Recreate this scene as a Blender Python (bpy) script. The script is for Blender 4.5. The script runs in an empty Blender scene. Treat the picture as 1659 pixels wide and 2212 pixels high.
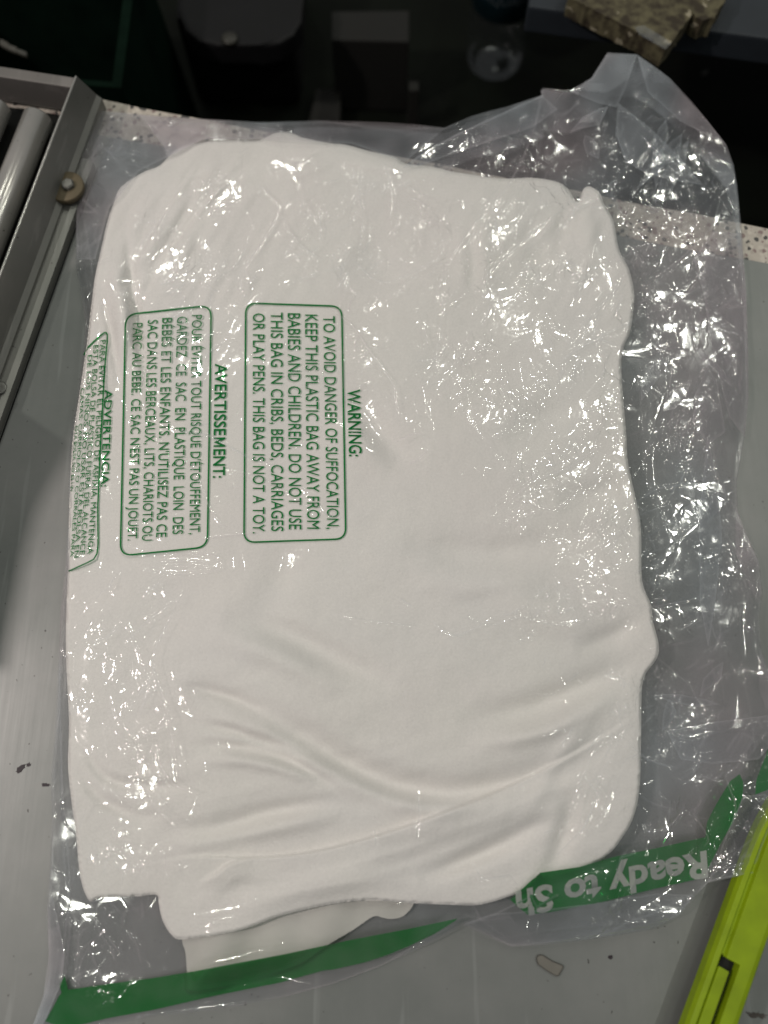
import bpy, bmesh, math, random
import numpy as np
from mathutils import Vector
from mathutils.geometry import delaunay_2d_cdt

random.seed(7)
RNG = np.random.default_rng(7)
S = bpy.context.scene
COL = S.collection

# ------------------------------------------------------------------ camera
HC = 0.43
TILT = math.radians(17.0)
FD = 1659 / 2 / math.tan(math.radians(26.5))
cam_d = bpy.data.cameras.new('camera')
cam = bpy.data.objects.new('camera', cam_d); COL.objects.link(cam)
cam.location = (0, 0, HC); cam.rotation_euler = (TILT, 0, 0)
cam_d.sensor_fit = 'HORIZONTAL'; cam_d.angle = math.radians(53.0)
cam_d.clip_start = 0.01; cam_d.clip_end = 50
cam_d.dof.use_dof = True; cam_d.dof.focus_distance = 0.43; cam_d.dof.aperture_fstop = 5.0
S.camera = cam

# ------------------------------------------------------------------ world, lamps, exposure
W = bpy.data.worlds.new('World'); S.world = W; W.use_nodes = True
bg = W.node_tree.nodes['Background']
bg.inputs[0].default_value = (0.97, 0.98, 1.0, 1); bg.inputs[1].default_value = 0.13
def lamp(name, loc, aim, sx, sy, power, col):
    l = bpy.data.lights.new(name, 'AREA'); l.shape = 'RECTANGLE'; l.size = sx; l.size_y = sy
    l.energy = power; l.color = col
    o = bpy.data.objects.new(name, l); COL.objects.link(o); o.location = loc
    o.rotation_euler = (Vector(aim) - Vector(loc)).to_track_quat('-Z', 'Y').to_euler()
    return o
lamp('ceiling_lamp', (-0.95, 0.05, 1.05), (0, 0.1, 0), 0.045, 0.06, 7.5, (1.0, 0.885, 0.835))
for lx, ly in ((0.50, 1.05), (-0.55, 1.95), (0.45, 1.85), (1.35, 1.75), (-1.35, 0.95), (1.30, 0.85), (0.78, -0.45), (0.92, 1.25), (-0.75, -0.25), (-0.72, 1.30), (-0.4, -1.1), (0.95, 0.55)):
    lamp('ceiling_spot', (lx, ly, 1.70), (0, 0.1, 0), 0.032, 0.032, 1.7, (0.985, 0.99, 0.875))
S.view_settings.view_transform = 'Standard'; S.view_settings.look = 'None'
S.view_settings.exposure = 0.14; S.view_settings.gamma = 1.0
S.view_settings.use_curve_mapping = False
S.render.engine = 'CYCLES'
S.cycles.max_bounces = 10; S.cycles.transparent_max_bounces = 24
S.cycles.diffuse_bounces = 4; S.cycles.glossy_bounces = 3
S.cycles.sample_clamp_indirect = 4.0
S.cycles.use_denoising = True
S.cycles.caustics_reflective = False; S.cycles.caustics_refractive = False

# ------------------------------------------------------------------ where things stand (points on planes seen from the photo)
CT, ST = math.cos(TILT), math.sin(TILT)
def P(u, v, z):
    """point at height z seen at photo position u, v (1659 wide)"""
    u = np.asarray(u, float); v = np.asarray(v, float); z = np.asarray(z, float)
    x = (u - 829.5) / FD; y = -(v - 1106.0) / FD
    ry = ST + y * CT; rz = -CT + y * ST
    k = (z - HC) / rz
    return np.stack([x * k, ry * k, z + 0 * k], -1)
def V(u, v, z): return Vector(P(u, v, z).tolist())

# ------------------------------------------------------------------ helpers
def tag(o, label=None, cat=None, group=None, kind=None):
    if label: o['label'] = label
    if cat: o['category'] = cat
    if group: o['group'] = group
    if kind: o['kind'] = kind
    return o
def empty(name, loc=(0, 0, 0)):
    o = bpy.data.objects.new(name, None); COL.objects.link(o); o.location = loc; o.empty_display_size = 0.01
    return o
def link(name, me, mat, parent=None, smooth=False):
    o = bpy.data.objects.new(name, me); COL.objects.link(o)
    if mat: me.materials.append(mat)
    if parent is not None:
        o.parent = parent; o.matrix_parent_inverse = parent.matrix_world.inverted()
        if parent.type == 'EMPTY':
            o.matrix_parent_inverse.translation = -parent.location
    if smooth:
        me.polygons.foreach_set('use_smooth', [True] * len(me.polygons))
    return o
def mesh_np(name, verts, faces):
    me = bpy.data.meshes.new(name)
    verts = np.asarray(verts, np.float32); faces = np.asarray(faces, np.int32)
    n = faces.shape[1]
    me.vertices.add(len(verts)); me.vertices.foreach_set('co', verts.ravel())
    me.loops.add(faces.size); me.loops.foreach_set('vertex_index', faces.ravel())
    me.polygons.add(len(faces)); me.polygons.foreach_set('loop_start', np.arange(0, faces.size, n, dtype=np.int32))
    me.update(calc_edges=True); me.validate()
    return me
def from_bm(name, bm):
    bmesh.ops.recalc_face_normals(bm, faces=bm.faces[:])
    me = bpy.data.meshes.new(name); bm.to_mesh(me); bm.free(); return me
def prism(bm, top, dz, bevel=0.0):
    """closed solid: polygon of Vectors and the same polygon moved down by dz"""
    a = [bm.verts.new(p) for p in top]; b = [bm.verts.new((p[0], p[1], p[2] - dz)) for p in top]
    n = len(top); fs = [bm.faces.new(a), bm.faces.new(b[::-1])]
    for i in range(n): fs.append(bm.faces.new((a[i], b[i], b[(i + 1) % n], a[(i + 1) % n])))
    if bevel:
        es = list({e for f in fs for e in f.edges})
        bmesh.ops.bevel(bm, geom=es, offset=bevel, segments=2, affect='EDGES', profile=0.6)
def box(bm, o, ax, ay, az, bevel=0.0):
    o, ax, ay, az = map(Vector, (o, ax, ay, az))
    vs = [bm.verts.new(o + ax * i + ay * j + az * k) for k in (0, 1) for j in (0, 1) for i in (0, 1)]
    fs = [bm.faces.new([vs[i] for i in q]) for q in ((0, 2, 3, 1), (4, 5, 7, 6), (0, 1, 5, 4), (2, 6, 7, 3), (0, 4, 6, 2), (1, 3, 7, 5))]
    if bevel:
        bmesh.ops.bevel(bm, geom=list({e for f in fs for e in f.edges}), offset=bevel, segments=2, affect='EDGES', profile=0.6)
def lathe(bm, c, axis, prof, n=40):
    """rings (radius, height along axis)"""
    axis = Vector(axis).normalized(); a = axis.orthogonal().normalized(); b = axis.cross(a)
    rings = []
    for r, h in prof:
        rings.append([bm.verts.new(Vector(c) + axis * h + (a * math.cos(t) + b * math.sin(t)) * max(r, 1e-5))
                      for t in [2 * math.pi * i / n for i in range(n)]])
    for p, q in zip(rings, rings[1:]):
        for i in range(n): bm.faces.new((p[i], p[(i + 1) % n], q[(i + 1) % n], q[i]))
    bm.faces.new(rings[0][::-1]); bm.faces.new(rings[-1])

# ------------------------------------------------------------------ materials
def mat(name):
    m = bpy.data.materials.new(name); m.use_nodes = True
    nt = m.node_tree; nt.nodes.clear()
    out = nt.nodes.new('ShaderNodeOutputMaterial')
    return m, nt, out
def N(nt, t, **kw):
    n = nt.nodes.new(t)
    for k, v in kw.items():
        if k in n.inputs: n.inputs[k].default_value = v
        else: setattr(n, k, v)
    return n
def simple(name, col, rough=0.6, metal=0.0, spec=0.5, var=0.15, scale=40.0, bump=0.0):
    m, nt, out = mat(name)
    b = N(nt, 'ShaderNodeBsdfPrincipled', Roughness=rough, Metallic=metal)
    b.inputs['Specular IOR Level'].default_value = spec
    tc = N(nt, 'ShaderNodeTexCoord'); no = N(nt, 'ShaderNodeTexNoise', Scale=scale, Detail=5.0)
    nt.links.new(tc.outputs['Object'], no.inputs['Vector'])
    r = N(nt, 'ShaderNodeValToRGB')
    r.color_ramp.elements[0].color = (*[c * (1 - var) for c in col], 1); r.color_ramp.elements[0].position = 0.3
    r.color_ramp.elements[1].color = (*[min(1, c * (1 + var)) for c in col], 1); r.color_ramp.elements[1].position = 0.7
    nt.links.new(no.outputs['Fac'], r.inputs['Fac']); nt.links.new(r.outputs['Color'], b.inputs['Base Color'])
    if bump:
        bp = N(nt, 'ShaderNodeBump', Strength=bump, Distance=0.001)
        nt.links.new(no.outputs['Fac'], bp.inputs['Height']); nt.links.new(bp.outputs['Normal'], b.inputs['Normal'])
    nt.links.new(b.outputs[0], out.inputs[0])
    return m

def film_material(name, haze, gloss_rough, bump, refl=0.085):
    m, nt, out = mat(name)
    L = nt.links.new
    tc = N(nt, 'ShaderNodeTexCoord')
    at = N(nt, 'ShaderNodeAttribute', attribute_name='crinkle')
    # fine crackle of the film, only where the film is crumpled
    no = N(nt, 'ShaderNodeTexNoise', Scale=380.0, Detail=0.0)
    L(tc.outputs['Object'], no.inputs['Vector'])
    ad = N(nt, 'ShaderNodeMath', operation='MULTIPLY_ADD'); L(no.outputs['Fac'], ad.inputs[0]); ad.inputs[1].default_value = 0.12
    ad.inputs[2].default_value = 0.0
    mp = N(nt, 'ShaderNodeMapping'); mp.inputs['Rotation'].default_value = (0, 0, 0.62); mp.inputs['Scale'].default_value = (1, 0.42, 1)
    wn = N(nt, 'ShaderNodeTexNoise', Scale=55.0, Detail=1.0); L(tc.outputs['Object'], wn.inputs['Vector'])
    wm = N(nt, 'ShaderNodeVectorMath', operation='MULTIPLY_ADD'); L(wn.outputs['Color'], wm.inputs[0]); wm.inputs[1].default_value = (0.02, 0.02, 0.0); L(tc.outputs['Object'], wm.inputs[2])
    L(wm.outputs[0], mp.inputs['Vector'])
    prev = ad.outputs[0]
    for sc_v, amp in ((120.0, 0.9),):
        vo = N(nt, 'ShaderNodeTexVoronoi', feature='DISTANCE_TO_EDGE', Scale=sc_v); L(mp.outputs[0], vo.inputs['Vector'])
        ln = N(nt, 'ShaderNodeMapRange', interpolation_type='SMOOTHSTEP'); ln.inputs['From Max'].default_value = 0.00055 * sc_v; ln.inputs['To Min'].default_value = amp; ln.inputs['To Max'].default_value = 0.0
        L(vo.outputs['Distance'], ln.inputs['Value'])
        a2 = N(nt, 'ShaderNodeMath', operation='ADD'); L(prev, a2.inputs[0]); L(ln.outputs[0], a2.inputs[1]); prev = a2.outputs[0]
    ad = a2
    mu = N(nt, 'ShaderNodeMath', operation='MULTIPLY'); L(ad.outputs[0], mu.inputs[0]); L(at.outputs['Fac'], mu.inputs[1])
    bp = N(nt, 'ShaderNodeBump', Strength=1.0, Distance=bump); L(mu.outputs[0], bp.inputs['Height'])
    tr = N(nt, 'ShaderNodeBsdfTransparent', Color=(0.975, 0.98, 0.985, 1))
    tn = N(nt, 'ShaderNodeTexNoise', Scale=13.0, Detail=0.0); L(tc.outputs['Object'], tn.inputs['Vector'])
    tr_c = N(nt, 'ShaderNodeValToRGB'); L(tn.outputs['Fac'], tr_c.inputs['Fac'])
    tr_c.color_ramp.elements[0].color = (0.86, 0.76, 0.81, 1); tr_c.color_ramp.elements[0].position = 0.40
    tr_c.color_ramp.elements[1].color = (0.73, 0.79, 0.85, 1); tr_c.color_ramp.elements[1].position = 0.58
    df = N(nt, 'ShaderNodeBsdfDiffuse'); L(tr_c.outputs[0], df.inputs['Color'])
    tl = N(nt, 'ShaderNodeBsdfTranslucent', Color=(0.78, 0.79, 0.83, 1))
    hz = N(nt, 'ShaderNodeMixShader'); hz.inputs[0].default_value = 0.45
    L(df.outputs[0], hz.inputs[1]); L(tl.outputs[0], hz.inputs[2])
    ah = N(nt, 'ShaderNodeAttribute', attribute_name='haze')
    mh = N(nt, 'ShaderNodeMath', operation='MULTIPLY'); L(ah.outputs['Fac'], mh.inputs[0]); mh.inputs[1].default_value = haze
    lw0 = N(nt, 'ShaderNodeLayerWeight', Blend=0.25)
    gz = N(nt, 'ShaderNodeMath', operation='MULTIPLY_ADD', use_clamp=True); L(lw0.outputs['Facing'], gz.inputs[0]); gz.inputs[1].default_value = haze * 1.3; L(mh.outputs[0], gz.inputs[2])
    m1 = N(nt, 'ShaderNodeMixShader'); L(gz.outputs[0], m1.inputs[0]); L(tr.outputs[0], m1.inputs[1]); L(hz.outputs[0], m1.inputs[2])
    gl = N(nt, 'ShaderNodeBsdfGlossy', Roughness=gloss_rough); L(bp.outputs[0], gl.inputs['Normal'])
    fw = N(nt, 'ShaderNodeLayerWeight', Blend=0.5); L(bp.outputs[0], fw.inputs['Normal'])
    fr = N(nt, 'ShaderNodeMath', operation='POWER'); L(fw.outputs['Facing'], fr.inputs[0]); fr.inputs[1].default_value = 4.5
    f2 = N(nt, 'ShaderNodeMath', operation='MULTIPLY_ADD', use_clamp=True); L(fr.outputs[0], f2.inputs[0]); f2.inputs[1].default_value = 0.75; f2.inputs[2].default_value = refl
    m2 = N(nt, 'ShaderNodeMixShader'); L(f2.outputs[0], m2.inputs[0]); L(m1.outputs[0], m2.inputs[1]); L(gl.outputs[0], m2.inputs[2])
    L(m2.outputs[0], out.inputs[0])
    return m
M_FILM = film_material('clear_film', 0.044, 0.07, 0.0004)
M_FILMB = film_material('clear_film_back', 0.055, 0.085, 0.0004)
M_FOLD = film_material('clear_film_double', 0.070, 0.075, 0.0004)

def print_material(name, col, opac):
    m, nt, out = mat(name)
    tc = N(nt, 'ShaderNodeTexCoord'); no = N(nt, 'ShaderNodeTexNoise', Scale=600.0, Detail=3.0)
    nt.links.new(tc.outputs['Object'], no.inputs['Vector'])
    df = N(nt, 'ShaderNodeBsdfDiffuse', Color=(*col, 1))
    tr = N(nt, 'ShaderNodeBsdfTransparent', Color=(col[0] * 2.2, min(1, col[1] * 3.0), col[2] * 2.2, 1))
    mr = N(nt, 'ShaderNodeMapRange'); mr.inputs['To Min'].default_value = opac - 0.08; mr.inputs['To Max'].default_value = opac + 0.08
    nt.links.new(no.outputs['Fac'], mr.inputs['Value'])
    mx = N(nt, 'ShaderNodeMixShader'); nt.links.new(mr.outputs[0], mx.inputs[0])
    nt.links.new(tr.outputs[0], mx.inputs[1]); nt.links.new(df.outputs[0], mx.inputs[2]); nt.links.new(mx.outputs[0], out.inputs[0])
    return m
M_INK = print_material('green_ink', (0.012, 0.150, 0.042), 0.80)
M_BAND = print_material('green_band_ink', (0.008, 0.145, 0.026), 0.74)
M_WHITE = print_material('pale_letter_ink', (0.40, 0.41, 0.40), 0.62)

def cloth_material():
    m, nt, out = mat('white_cloth')
    L = nt.links.new
    b = N(nt, 'ShaderNodeBsdfPrincipled', Roughness=0.9); b.inputs['Specular IOR Level'].default_value = 0.15
    b.inputs['Sheen Weight'].default_value = 0.15
    tc = N(nt, 'ShaderNodeTexCoord')
    n1 = N(nt, 'ShaderNodeTexNoise', Scale=620.0, Detail=4.0); n2 = N(nt, 'ShaderNodeTexNoise', Scale=9.0, Detail=3.0)
    L(tc.outputs['Object'], n1.inputs['Vector']); L(tc.outputs['Object'], n2.inputs['Vector'])
    r = N(nt, 'ShaderNodeValToRGB'); L(n2.outputs['Fac'], r.inputs['Fac'])
    r.color_ramp.elements[0].color = (0.78, 0.76, 0.72, 1); r.color_ramp.elements[0].position = 0.35
    r.color_ramp.elements[1].color = (0.80, 0.77, 0.74, 1); r.color_ramp.elements[1].position = 0.65
    n3 = N(nt, 'ShaderNodeTexNoise', Scale=760.0, Detail=3.0, Roughness=0.7); L(tc.outputs['Object'], n3.inputs['Vector'])
    wv = N(nt, 'ShaderNodeMapRange'); wv.inputs['From Min'].default_value = 0.3; wv.inputs['From Max'].default_value = 0.7; wv.inputs['To Min'].default_value = 0.94; wv.inputs['To Max'].default_value = 1.03
    L(n3.outputs['Fac'], wv.inputs['Value'])
    vm = N(nt, 'ShaderNodeVectorMath', operation='SCALE'); L(r.outputs[0], vm.inputs[0]); L(wv.outputs[0], vm.inputs['Scale'])
    L(vm.outputs[0], b.inputs['Base Color'])
    bp = N(nt, 'ShaderNodeBump', Strength=0.45, Distance=0.0005); L(n1.outputs['Fac'], bp.inputs['Height']); L(bp.outputs[0], b.inputs['Normal'])
    L(b.outputs[0], out.inputs[0]); return m
M_CLOTH = cloth_material()
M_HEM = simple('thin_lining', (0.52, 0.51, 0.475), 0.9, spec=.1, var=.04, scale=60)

def steel_material(name, col, rough, rot, metal=0.55):
    m, nt, out = mat(name)
    L = nt.links.new
    b = N(nt, 'ShaderNodeBsdfPrincipled', Metallic=metal)
    tc = N(nt, 'ShaderNodeTexCoord'); mp = N(nt, 'ShaderNodeMapping'); mp.inputs['Rotation'].default_value = (0, 0, rot); mp.inputs['Scale'].default_value = (1, 0.045, 1)
    L(tc.outputs['Object'], mp.inputs['Vector'])
    n1 = N(nt, 'ShaderNodeTexNoise', Scale=420.0, Detail=6.0); L(mp.outputs[0], n1.inputs['Vector'])
    n2 = N(nt, 'ShaderNodeTexNoise', Scale=11.0, Detail=6.0, Roughness=0.62); L(tc.outputs['Object'], n2.inputs['Vector'])
    n3 = N(nt, 'ShaderNodeTexNoise', Scale=330.0, Detail=2.0); L(tc.outputs['Object'], n3.inputs['Vector'])
    r = N(nt, 'ShaderNodeValToRGB'); L(n2.outputs['Fac'], r.inputs['Fac'])
    r.color_ramp.elements[0].color = (col[0] * 0.86, col[1] * 0.88, col[2] * 0.86, 1); r.color_ramp.elements[0].position = 0.36
    r.color_ramp.elements[1].color = (col[0] * 1.12, col[1] * 1.10, col[2] * 1.09, 1); r.color_ramp.elements[1].position = 0.66
    # small dark grime dots
    g = N(nt, 'ShaderNodeValToRGB'); L(n3.outputs['Fac'], g.inputs['Fac'])
    g.color_ramp.elements[0].position = 0.25; g.color_ramp.elements[0].color = (0.35, 0.34, 0.32, 1)
    g.color_ramp.elements[1].position = 0.285; g.color_ramp.elements[1].color = (1, 1, 1, 1)
    mm = N(nt, 'ShaderNodeMix', data_type='RGBA', blend_type='MULTIPLY'); mm.inputs[0].default_value = 1.0
    L(r.outputs[0], mm.inputs[6]); L(g.outputs[0], mm.inputs[7])
    # scuffs and hairline scratches
    m2 = N(nt, 'ShaderNodeMapping'); m2.inputs['Rotation'].default_value = (0, 0, rot + 0.5); m2.inputs['Scale'].default_value = (1, 0.06, 1); L(tc.outputs['Object'], m2.inputs['Vector'])
    n4 = N(nt, 'ShaderNodeTexNoise', Scale=120.0, Detail=3.0); L(m2.outputs[0], n4.inputs['Vector'])
    sc = N(nt, 'ShaderNodeValToRGB'); L(n4.outputs['Fac'], sc.inputs['Fac'])
    e = sc.color_ramp.elements; e[0].position = 0.60; e[0].color = (0, 0, 0, 1); e[1].position = 0.66; e[1].color = (0.20, 0.20, 0.20, 1)
    q = sc.color_ramp.elements.new(0.625); q.color = (0.05, 0.05, 0.05, 1)
    m3 = N(nt, 'ShaderNodeMix', data_type='RGBA'); L(sc.outputs[0], m3.inputs[0]); L(mm.outputs[2], m3.inputs[6]); m3.inputs[7].default_value = (col[0] * 1.9, col[1] * 1.9, col[2] * 1.9, 1)
    L(m3.outputs[2], b.inputs['Base Color'])
    mr = N(nt, 'ShaderNodeMapRange'); mr.inputs['To Min'].default_value = rough - 0.05; mr.inputs['To Max'].default_value = rough + 0.05
    L(n1.outputs['Fac'], mr.inputs['Value']); L(mr.outputs[0], b.inputs['Roughness'])
    bp = N(nt, 'ShaderNodeBump', Strength=0.12, Distance=0.0003); L(n1.outputs['Fac'], bp.inputs['Height']); L(bp.outputs[0], b.inputs['Normal'])
    L(b.outputs[0], out.inputs[0]); return m

def terrazzo_material():
    m, nt, out = mat('terrazzo')
    L = nt.links.new
    b = N(nt, 'ShaderNodeBsdfPrincipled', Roughness=0.5)
    tc = N(nt, 'ShaderNodeTexCoord')
    nz = N(nt, 'ShaderNodeTexNoise', Scale=350.0, Detail=3.0); L(tc.outputs['Object'], nz.inputs['Vector'])
    mx = N(nt, 'ShaderNodeVectorMath', operation='MULTIPLY_ADD'); L(nz.outputs['Color'], mx.inputs[0]); mx.inputs[1].default_value = (0.0018,) * 3; L(tc.outputs['Object'], mx.inputs[2])
    v1 = N(nt, 'ShaderNodeTexVoronoi', Scale=330.0); L(mx.outputs[0], v1.inputs['Vector'])
    sp = N(nt, 'ShaderNodeSeparateColor'); L(v1.outputs['Color'], sp.inputs[0])
    r = N(nt, 'ShaderNodeValToRGB'); r.color_ramp.interpolation = 'CONSTANT'; L(sp.outputs[0], r.inputs['Fac'])
    cr = r.color_ramp; cr.elements[0].color = (0.05, 0.048, 0.045, 1); cr.elements[0].position = 0
    cr.elements[1].position = 0.17; cr.elements[1].color = (0.22, 0.16, 0.15, 1)
    for p, c in ((0.30, (0.42, 0.38, 0.33, 1)), (0.55, (0.50, 0.46, 0.40, 1)), (0.8, (0.36, 0.32, 0.28, 1))):
        e = cr.elements.new(p); e.color = c
    ve = N(nt, 'ShaderNodeMath', operation='LESS_THAN'); L(v1.outputs['Distance'], ve.inputs[0]); ve.inputs[1].default_value = 0.58
    mm = N(nt, 'ShaderNodeMix', data_type='RGBA'); L(ve.outputs[0], mm.inputs[0]); mm.inputs[6].default_value = (0.44, 0.40, 0.35, 1); L(r.outputs[0], mm.inputs[7])
    L(mm.outputs[2], b.inputs['Base Color'])
    bp = N(nt, 'ShaderNodeBump', Strength=0.4, Distance=0.0006); L(nz.outputs['Fac'], bp.inputs['Height']); L(bp.outputs[0], b.inputs['Normal'])
    L(b.outputs[0], out.inputs[0]); return m

# ------------------------------------------------------------------ the counter
p1, p2 = V(188, 205, 0), V(1599, 477, 0)          # outer edge of the stone strip
ex = (p2 - p1).normalized(); ey = Vector((-ex.y, ex.x, 0))
strip = (p1 - V(1602, 561, 0)).dot(ey)            # width of the stone strip
strip = abs(strip)
sd_ = (V(157, 510, 0) - V(0, 949, 0)).normalized()  # the way the conveyor runs
M_STEEL = steel_material('brushed_steel', (0.182, 0.190, 0.188), 0.46, -math.atan2(sd_.x, sd_.y) + 0.35, 0.35)
counter = empty('counter'); tag(counter, 'grey steel covered counter with a speckled stone back edge', 'counter', kind='structure')
def edge_pt(a, off): return p1 + ex * a - ey * off
top = []
for i in range(41):
    a = 0.70 - i * 0.0345
    top.append(edge_pt(a, strip + 0.0012 * math.sin(i * 1.7) + random.uniform(-0.0006, 0.0006)))
top += [edge_pt(-0.68, 1.2), edge_pt(0.70, 1.2)]
bm = bmesh.new(); prism(bm, top, 0.0016); link('steel_sheet', from_bm('steel_sheet', bm), M_STEEL, counter)
bm = bmesh.new()
outer = [edge_pt(0.70 - i * 0.0345, random.uniform(-0.0008, 0.0008)) + Vector((0, 0, -0.0018)) for i in range(41)]
prism(bm, outer + [edge_pt(-0.68, 1.2) + Vector((0, 0, -0.0018)), edge_pt(0.70, 1.2) + Vector((0, 0, -0.0018))], 0.035)
link('stone_slab', from_bm('stone_slab', bm), terrazzo_material(), counter)

M_DARK = simple('dark_paint', (0.004, 0.0045, 0.004), 0.7, spec=0.2, scale=12)
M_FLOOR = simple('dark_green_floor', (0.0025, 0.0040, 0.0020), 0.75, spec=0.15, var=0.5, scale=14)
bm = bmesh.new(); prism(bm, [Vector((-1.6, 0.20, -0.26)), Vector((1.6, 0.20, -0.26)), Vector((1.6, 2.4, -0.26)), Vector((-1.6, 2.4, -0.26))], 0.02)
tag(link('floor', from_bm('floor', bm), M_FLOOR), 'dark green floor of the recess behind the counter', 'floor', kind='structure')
bm = bmesh.new(); prism(bm, [Vector((-1.6, -1.0, -0.045)), Vector((1.6, -1.0, -0.045)), Vector((1.6, 0.20, -0.045)), Vector((-1.6, 0.20, -0.045))], 0.3)
tag(link('counter_base', from_bm('counter_base', bm), M_DARK), 'dark base cabinet below the counter top', 'cabinet', kind='structure')

# ------------------------------------------------------------------ roller conveyor on the left
M_GALV = steel_material('galvanised_steel', (0.17, 0.17, 0.16), 0.42, -math.atan2(sd_.x, sd_.y), 0.5)
M_ROLL = steel_material('roller_steel', (0.50, 0.49, 0.47), 0.22, -math.atan2(sd_.x, sd_.y), 0.65)
M_BRASS = simple('brass_washer', (0.13, 0.105, 0.065), 0.6, 0.4)
nx = Vector((sd_.y, -sd_.x, 0))                   # towards the counter side
conv = empty('roller_conveyor', V(0, 600, 0)); tag(conv, 'galvanised roller conveyor beside the bag, two steel rollers showing', 'conveyor')
seam = V(157, 510, 0.0)
edge = V(165, 165, 0.030)                         # far end of the raised lip
def along(p0, p): return (p - p0).dot(sd_)
s0 = -0.62
far = along(seam, edge)
xs_lip = (edge - seam).dot(nx)
def extrude(name, prof, e0, e1):
    bm = bmesh.new(); n = len(prof)
    r1 = [bm.verts.new(seam + sd_ * e0 + nx * a + Vector((0, 0, z))) for a, z in prof]
    r2 = [bm.verts.new(seam + sd_ * (e1(z) if callable(e1) else e1) + nx * a + Vector((0, 0, z))) for a, z in prof]
    for i in range(n): bm.faces.new((r1[i], r1[(i + 1) % n], r2[(i + 1) % n], r2[i]))
    bm.faces.new(r1); bm.faces.new(r2[::-1])
    return link(name, from_bm(name, bm), M_GALV, conv)
extrude('side_plate', [(xs_lip + 0.0088, 0.0098), (xs_lip + 0.0060, 0.0125), (xs_lip + 0.0006, 0.030), (xs_lip - 0.0006, 0.0300), (xs_lip - 0.0012, 0.0003), (xs_lip + 0.0088, 0.0003)], s0, lambda z: far if z > 0.02 else far + 0.004)
extrude('flange', [(-0.0004, 0.0003), (-0.0004, 0.0060), (-0.0034, 0.0080), (-0.0105, 0.0082), (-0.0125, 0.0092), (xs_lip + 0.0085, 0.0094), (xs_lip + 0.0085, 0.0003)], s0, along(seam, V(200, 345, 0.008)))
bm = bmesh.new(); lathe(bm, seam + nx * xs_lip + sd_ * s0 + Vector((0, 0, 0.0302)), sd_, [(0.0008, 0), (0.00085, 0.001), (0.00085, (far - s0) * .5), (0.00085, far - s0 - 0.001), (0.0005, far - s0)], 14)
link('lip', from_bm('lip', bm), M_ROLL, conv, True)
# unseen rail added out of view, shaped to cast the shadow on the steel
LK = Vector((-0.95, 0.05, 1.05)); XR = -0.315
blocker = []
for (u, v) in [(232, 560), (222, 640), (212, 740), (190, 880), (150, 979), (112, 1045), (82, 1100), (54, 1195), (33, 1306), (8, 1445)]:
    B = V(u, v, 0); d = LK - B; t = (XR - B.x) / d.x; blocker.append(B + d * t)
b0 = [Vector((XR, p.y, 0.002)) for p in (blocker[0], blocker[-1])]
bm = bmesh.new(); poly = blocker + [b0[1], b0[0]]
f1 = [bm.verts.new(p) for p in poly]; f2 = [bm.verts.new(p - Vector((0.004, 0, 0))) for p in poly]
bm.faces.new(f1); bm.faces.new(f2[::-1])
for i in range(len(poly)): bm.faces.new((f1[i], f1[(i + 1) % len(poly)], f2[(i + 1) % len(poly)], f2[i]))
print('RAIL', [tuple(round(c, 3) for c in p) for p in blocker])
link('guide_rail', from_bm('guide_rail', bm), M_GALV, conv)
# washer and bolt
wc = V(143, 404, 0.0130)
bm = bmesh.new(); lathe(bm, wc, (0, 0, 1), [(0.0035, -0.003), (0.0113, -0.003), (0.0116, 0.0006), (0.0110, 0.0012), (0.0040, 0.0012)], 48)
w = link('washer', from_bm('washer', bm), M_BRASS, conv, True)
bm = bmesh.new(); lathe(bm, wc + Vector((0.002, 0, 0.0012)), (0, 0, 1), [(0.0042, 0), (0.0042, 0.0022), (0.0034, 0.0030), (0.001, 0.0032)], 6)
link('bolt', from_bm('bolt', bm), M_GALV, w)
bm = bmesh.new(); box(bm, seam + sd_ * s0 + Vector((0, 0, 0.0001)), nx * 0.0009, sd_ * (along(seam, V(200, 345, 0.008)) - s0), Vector((0, 0, 0.0003)))
link('seam_gap', from_bm('seam_gap', bm), M_DARK, conv)
bm = bmesh.new(); lathe(bm, V(1, 838, 0.0094), (0, 0, 1), [(0.0040, 0.0), (0.0042, 0.0004), (0.0030, 0.0008), (0.001, 0.0004)], 24)
link('rivet', from_bm('rivet', bm), M_GALV, conv, True)
for (u, v) in ((84, 252), (-5, 228)):
    c = V(u, v, 0.0165); bm = bmesh.new(); R = 0.0092
    lathe(bm, c, -sd_, [(0.003, 0), (R * 0.86, 0.0), (R, 0.0016), (R, 0.10), (R, 0.5), (R * .9, 0.502), (0.003, 0.502)], 64)
    r = link('roller', from_bm('roller', bm), M_ROLL, conv, True)
    bm = bmesh.new(); lathe(bm, c, sd_, [(0.0028, -0.002), (0.0028, 0.003)], 16); link('axle', from_bm('axle', bm), M_GALV, r)
bm = bmesh.new(); c = V(162, 190, 0.024) - nx * 0.0008
box(bm, c - Vector((0, 0, 0.022)), -nx * 0.30, sd_ * 0.0085, Vector((0, 0, 0.022)), 0.0008)
link('cross_beam', from_bm('cross_beam', bm), steel_material('beam_steel', (0.16, 0.15, 0.145), 0.45, 0, 0.4), conv)
bm = bmesh.new(); box(bm, seam + nx * (xs_lip - 0.0016) + sd_ * s0 + Vector((0, 0, 0.0004)), -nx * 0.30, sd_ * (far - s0 - 0.01), Vector((0, 0, 0.004)))
link('bed_plate', from_bm('bed_plate', bm), M_DARK, conv)

# ------------------------------------------------------------------ height maps: cloth, then the film over it
G = 1.5
U0, V0, U1, V1 = 60.0, 90.0, 1722.0, 2292.0
us = np.arange(U0, U1 + 1, G); vs = np.arange(V0, V1 + 1, G)
UU, VV = np.meshgrid(us, vs)
SH = UU.shape
MM = 0.001

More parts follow.
